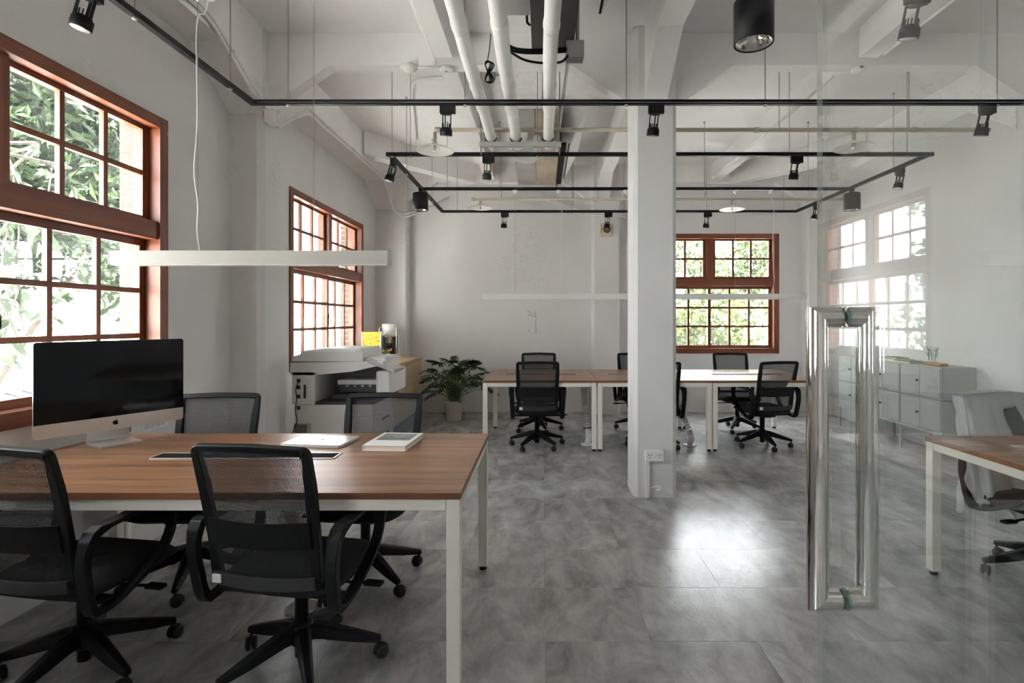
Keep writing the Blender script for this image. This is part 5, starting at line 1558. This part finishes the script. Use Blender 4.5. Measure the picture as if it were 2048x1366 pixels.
tree('broadleaf_tree', 'pale green tree far left outside the near window beyond the house', (-19.5, 16.5, -3.2), [[(0,0,0),(0.2,0,3),(0,0.3,6),(0,0,9)]], rc(3, 40, (-3.0,-2.6,4.0), (3.0,2.6,11.0), 0.9, 1.5), 12000, 0.30, MIDLEAF, 3)
# a hanging branch whose single leaves can be told apart
br = thing('leafy_branch', 'thin hanging branch with single dark leaves close to the near window', 'branch', (-4.15, 4.45, 0))
rnd = random.Random(9)
b = B()
twigs = []
for k in range(12):
    x0, y0 = rnd.uniform(-0.45, 0.45), rnd.uniform(-1.0, 1.2)
    tw = spline([(x0, y0, 2.6), (x0+rnd.uniform(-0.1,0.1), y0+rnd.uniform(-0.15,0.15), 2.0), (x0+rnd.uniform(-0.2,0.2), y0+rnd.uniform(-0.25,0.25), rnd.uniform(1.1, 1.5))], 7)
    tube(b, tw, 0.006, 5); twigs.append(tw)
for k in range(5): tube(b, spline([(-1.0, 0.6, 2.9), (rnd.uniform(-0.4,0.4), rnd.uniform(-0.6,0.4), 2.75), twigs[k*2][0]], 5), 0.012, 6)
obj('twig', b, BARK, br)
V = [(0,0,0),(0.035,0.035,0.004),(0.045,0.085,0.0),(0.03,0.13,-0.012),(0,0.175,-0.03),(-0.03,0.13,-0.012),(-0.045,0.085,0.0),(-0.035,0.035,0.004),(0,0.05,-0.004),(0,0.10,-0.008)]
F = [(0,1,8),(1,2,9,8),(2,3,9),(3,4,9),(4,5,9),(5,6,9),(6,7,8,9),(7,0,8)]
lm = bpy.data.meshes.new('leaf'); lm.from_pydata(V, [], F); lm.materials.append(DARKLEAF)
for k in range(170):
    tw = twigs[k % len(twigs)]; p = tw[rnd.randrange(3, len(tw))]
    lf = bpy.data.objects.new('leaf', lm); C.objects.link(lf); lf.parent = br
    lf.location = p + Vector((rnd.uniform(-0.02,0.02), rnd.uniform(-0.02,0.02), rnd.uniform(-0.03,0.03)))
    lf.rotation_euler = (R(rnd.uniform(-75, -10)), R(rnd.uniform(-40, 40)), rnd.uniform(0, 6.28)); lf.scale = [rnd.uniform(0.7, 1.15)]*3
# shrubs and trees in the garden outside the far window
for k, (bx_, by_, hh, mat, lab, gold) in enumerate([
    (-0.35, 12.2, 1.2, GARDENLEAF, 'mid-green garden shrub outside the far window, left', None),
    (3.7, 11.8, 1.5, YELLEAF, 'yellow-green flowering shrub outside the far window, centre', (500, 0.12, GOLD)),
    (7.7, 12.6, 1.3, GARDENLEAF, 'mid-green garden shrub outside the far window, right', (200, 0.12, GOLD)),
    (4.8, 15.5, 4.6, YELLEAF, 'tall yellow-green tree behind the garden shrubs', (300, 0.14, GOLD)),
    (-1.3, 16.5, 4.6, GARDENLEAF, 'tall mid-green tree behind the garden shrubs, left', None),
    (10.9, 17.0, 4.8, GARDENLEAF, 'tall mid-green tree behind the garden shrubs, right', None)]):
    rr = 1.2 if k < 3 else 2.2
    tree('garden_tree', lab, (bx_, by_, -3.2), [[(0,0,0),(0.15,0,2.0),(0.05,0.1,3.2+hh*0.5),(0.2,0,3.2+hh)], [(0.1,0,2.6),(0.6,-0.3,3.6),(0.9,-0.3,4.2)], [(0.1,0,2.8),(-0.5,-0.2,3.8),(-0.8,-0.3,4.4)]],
         rc(20+k, 18 if k < 3 else 44, (-rr,-0.8,2.2), (rr,0.8,3.2+hh), 0.35, 0.75), 2600 if k < 3 else 11000, 0.20, mat, 20+k, 'trees and shrubs of the garden', gold, 0.05)
tree('garden_tree', 'low yellow-flowered bush outside the window behind the photocopier', (-4.3, 9.6, -3.2), [[(0,0,0),(0.1,0,1.8),(0,0,3.6)]], rc(40, 12, (-0.7,-1.6,2.6), (0.7,1.6,3.7), 0.3, 0.55), 2500, 0.12, YELLEAF, 40, None, (700, 0.10, GOLD), 0.05)
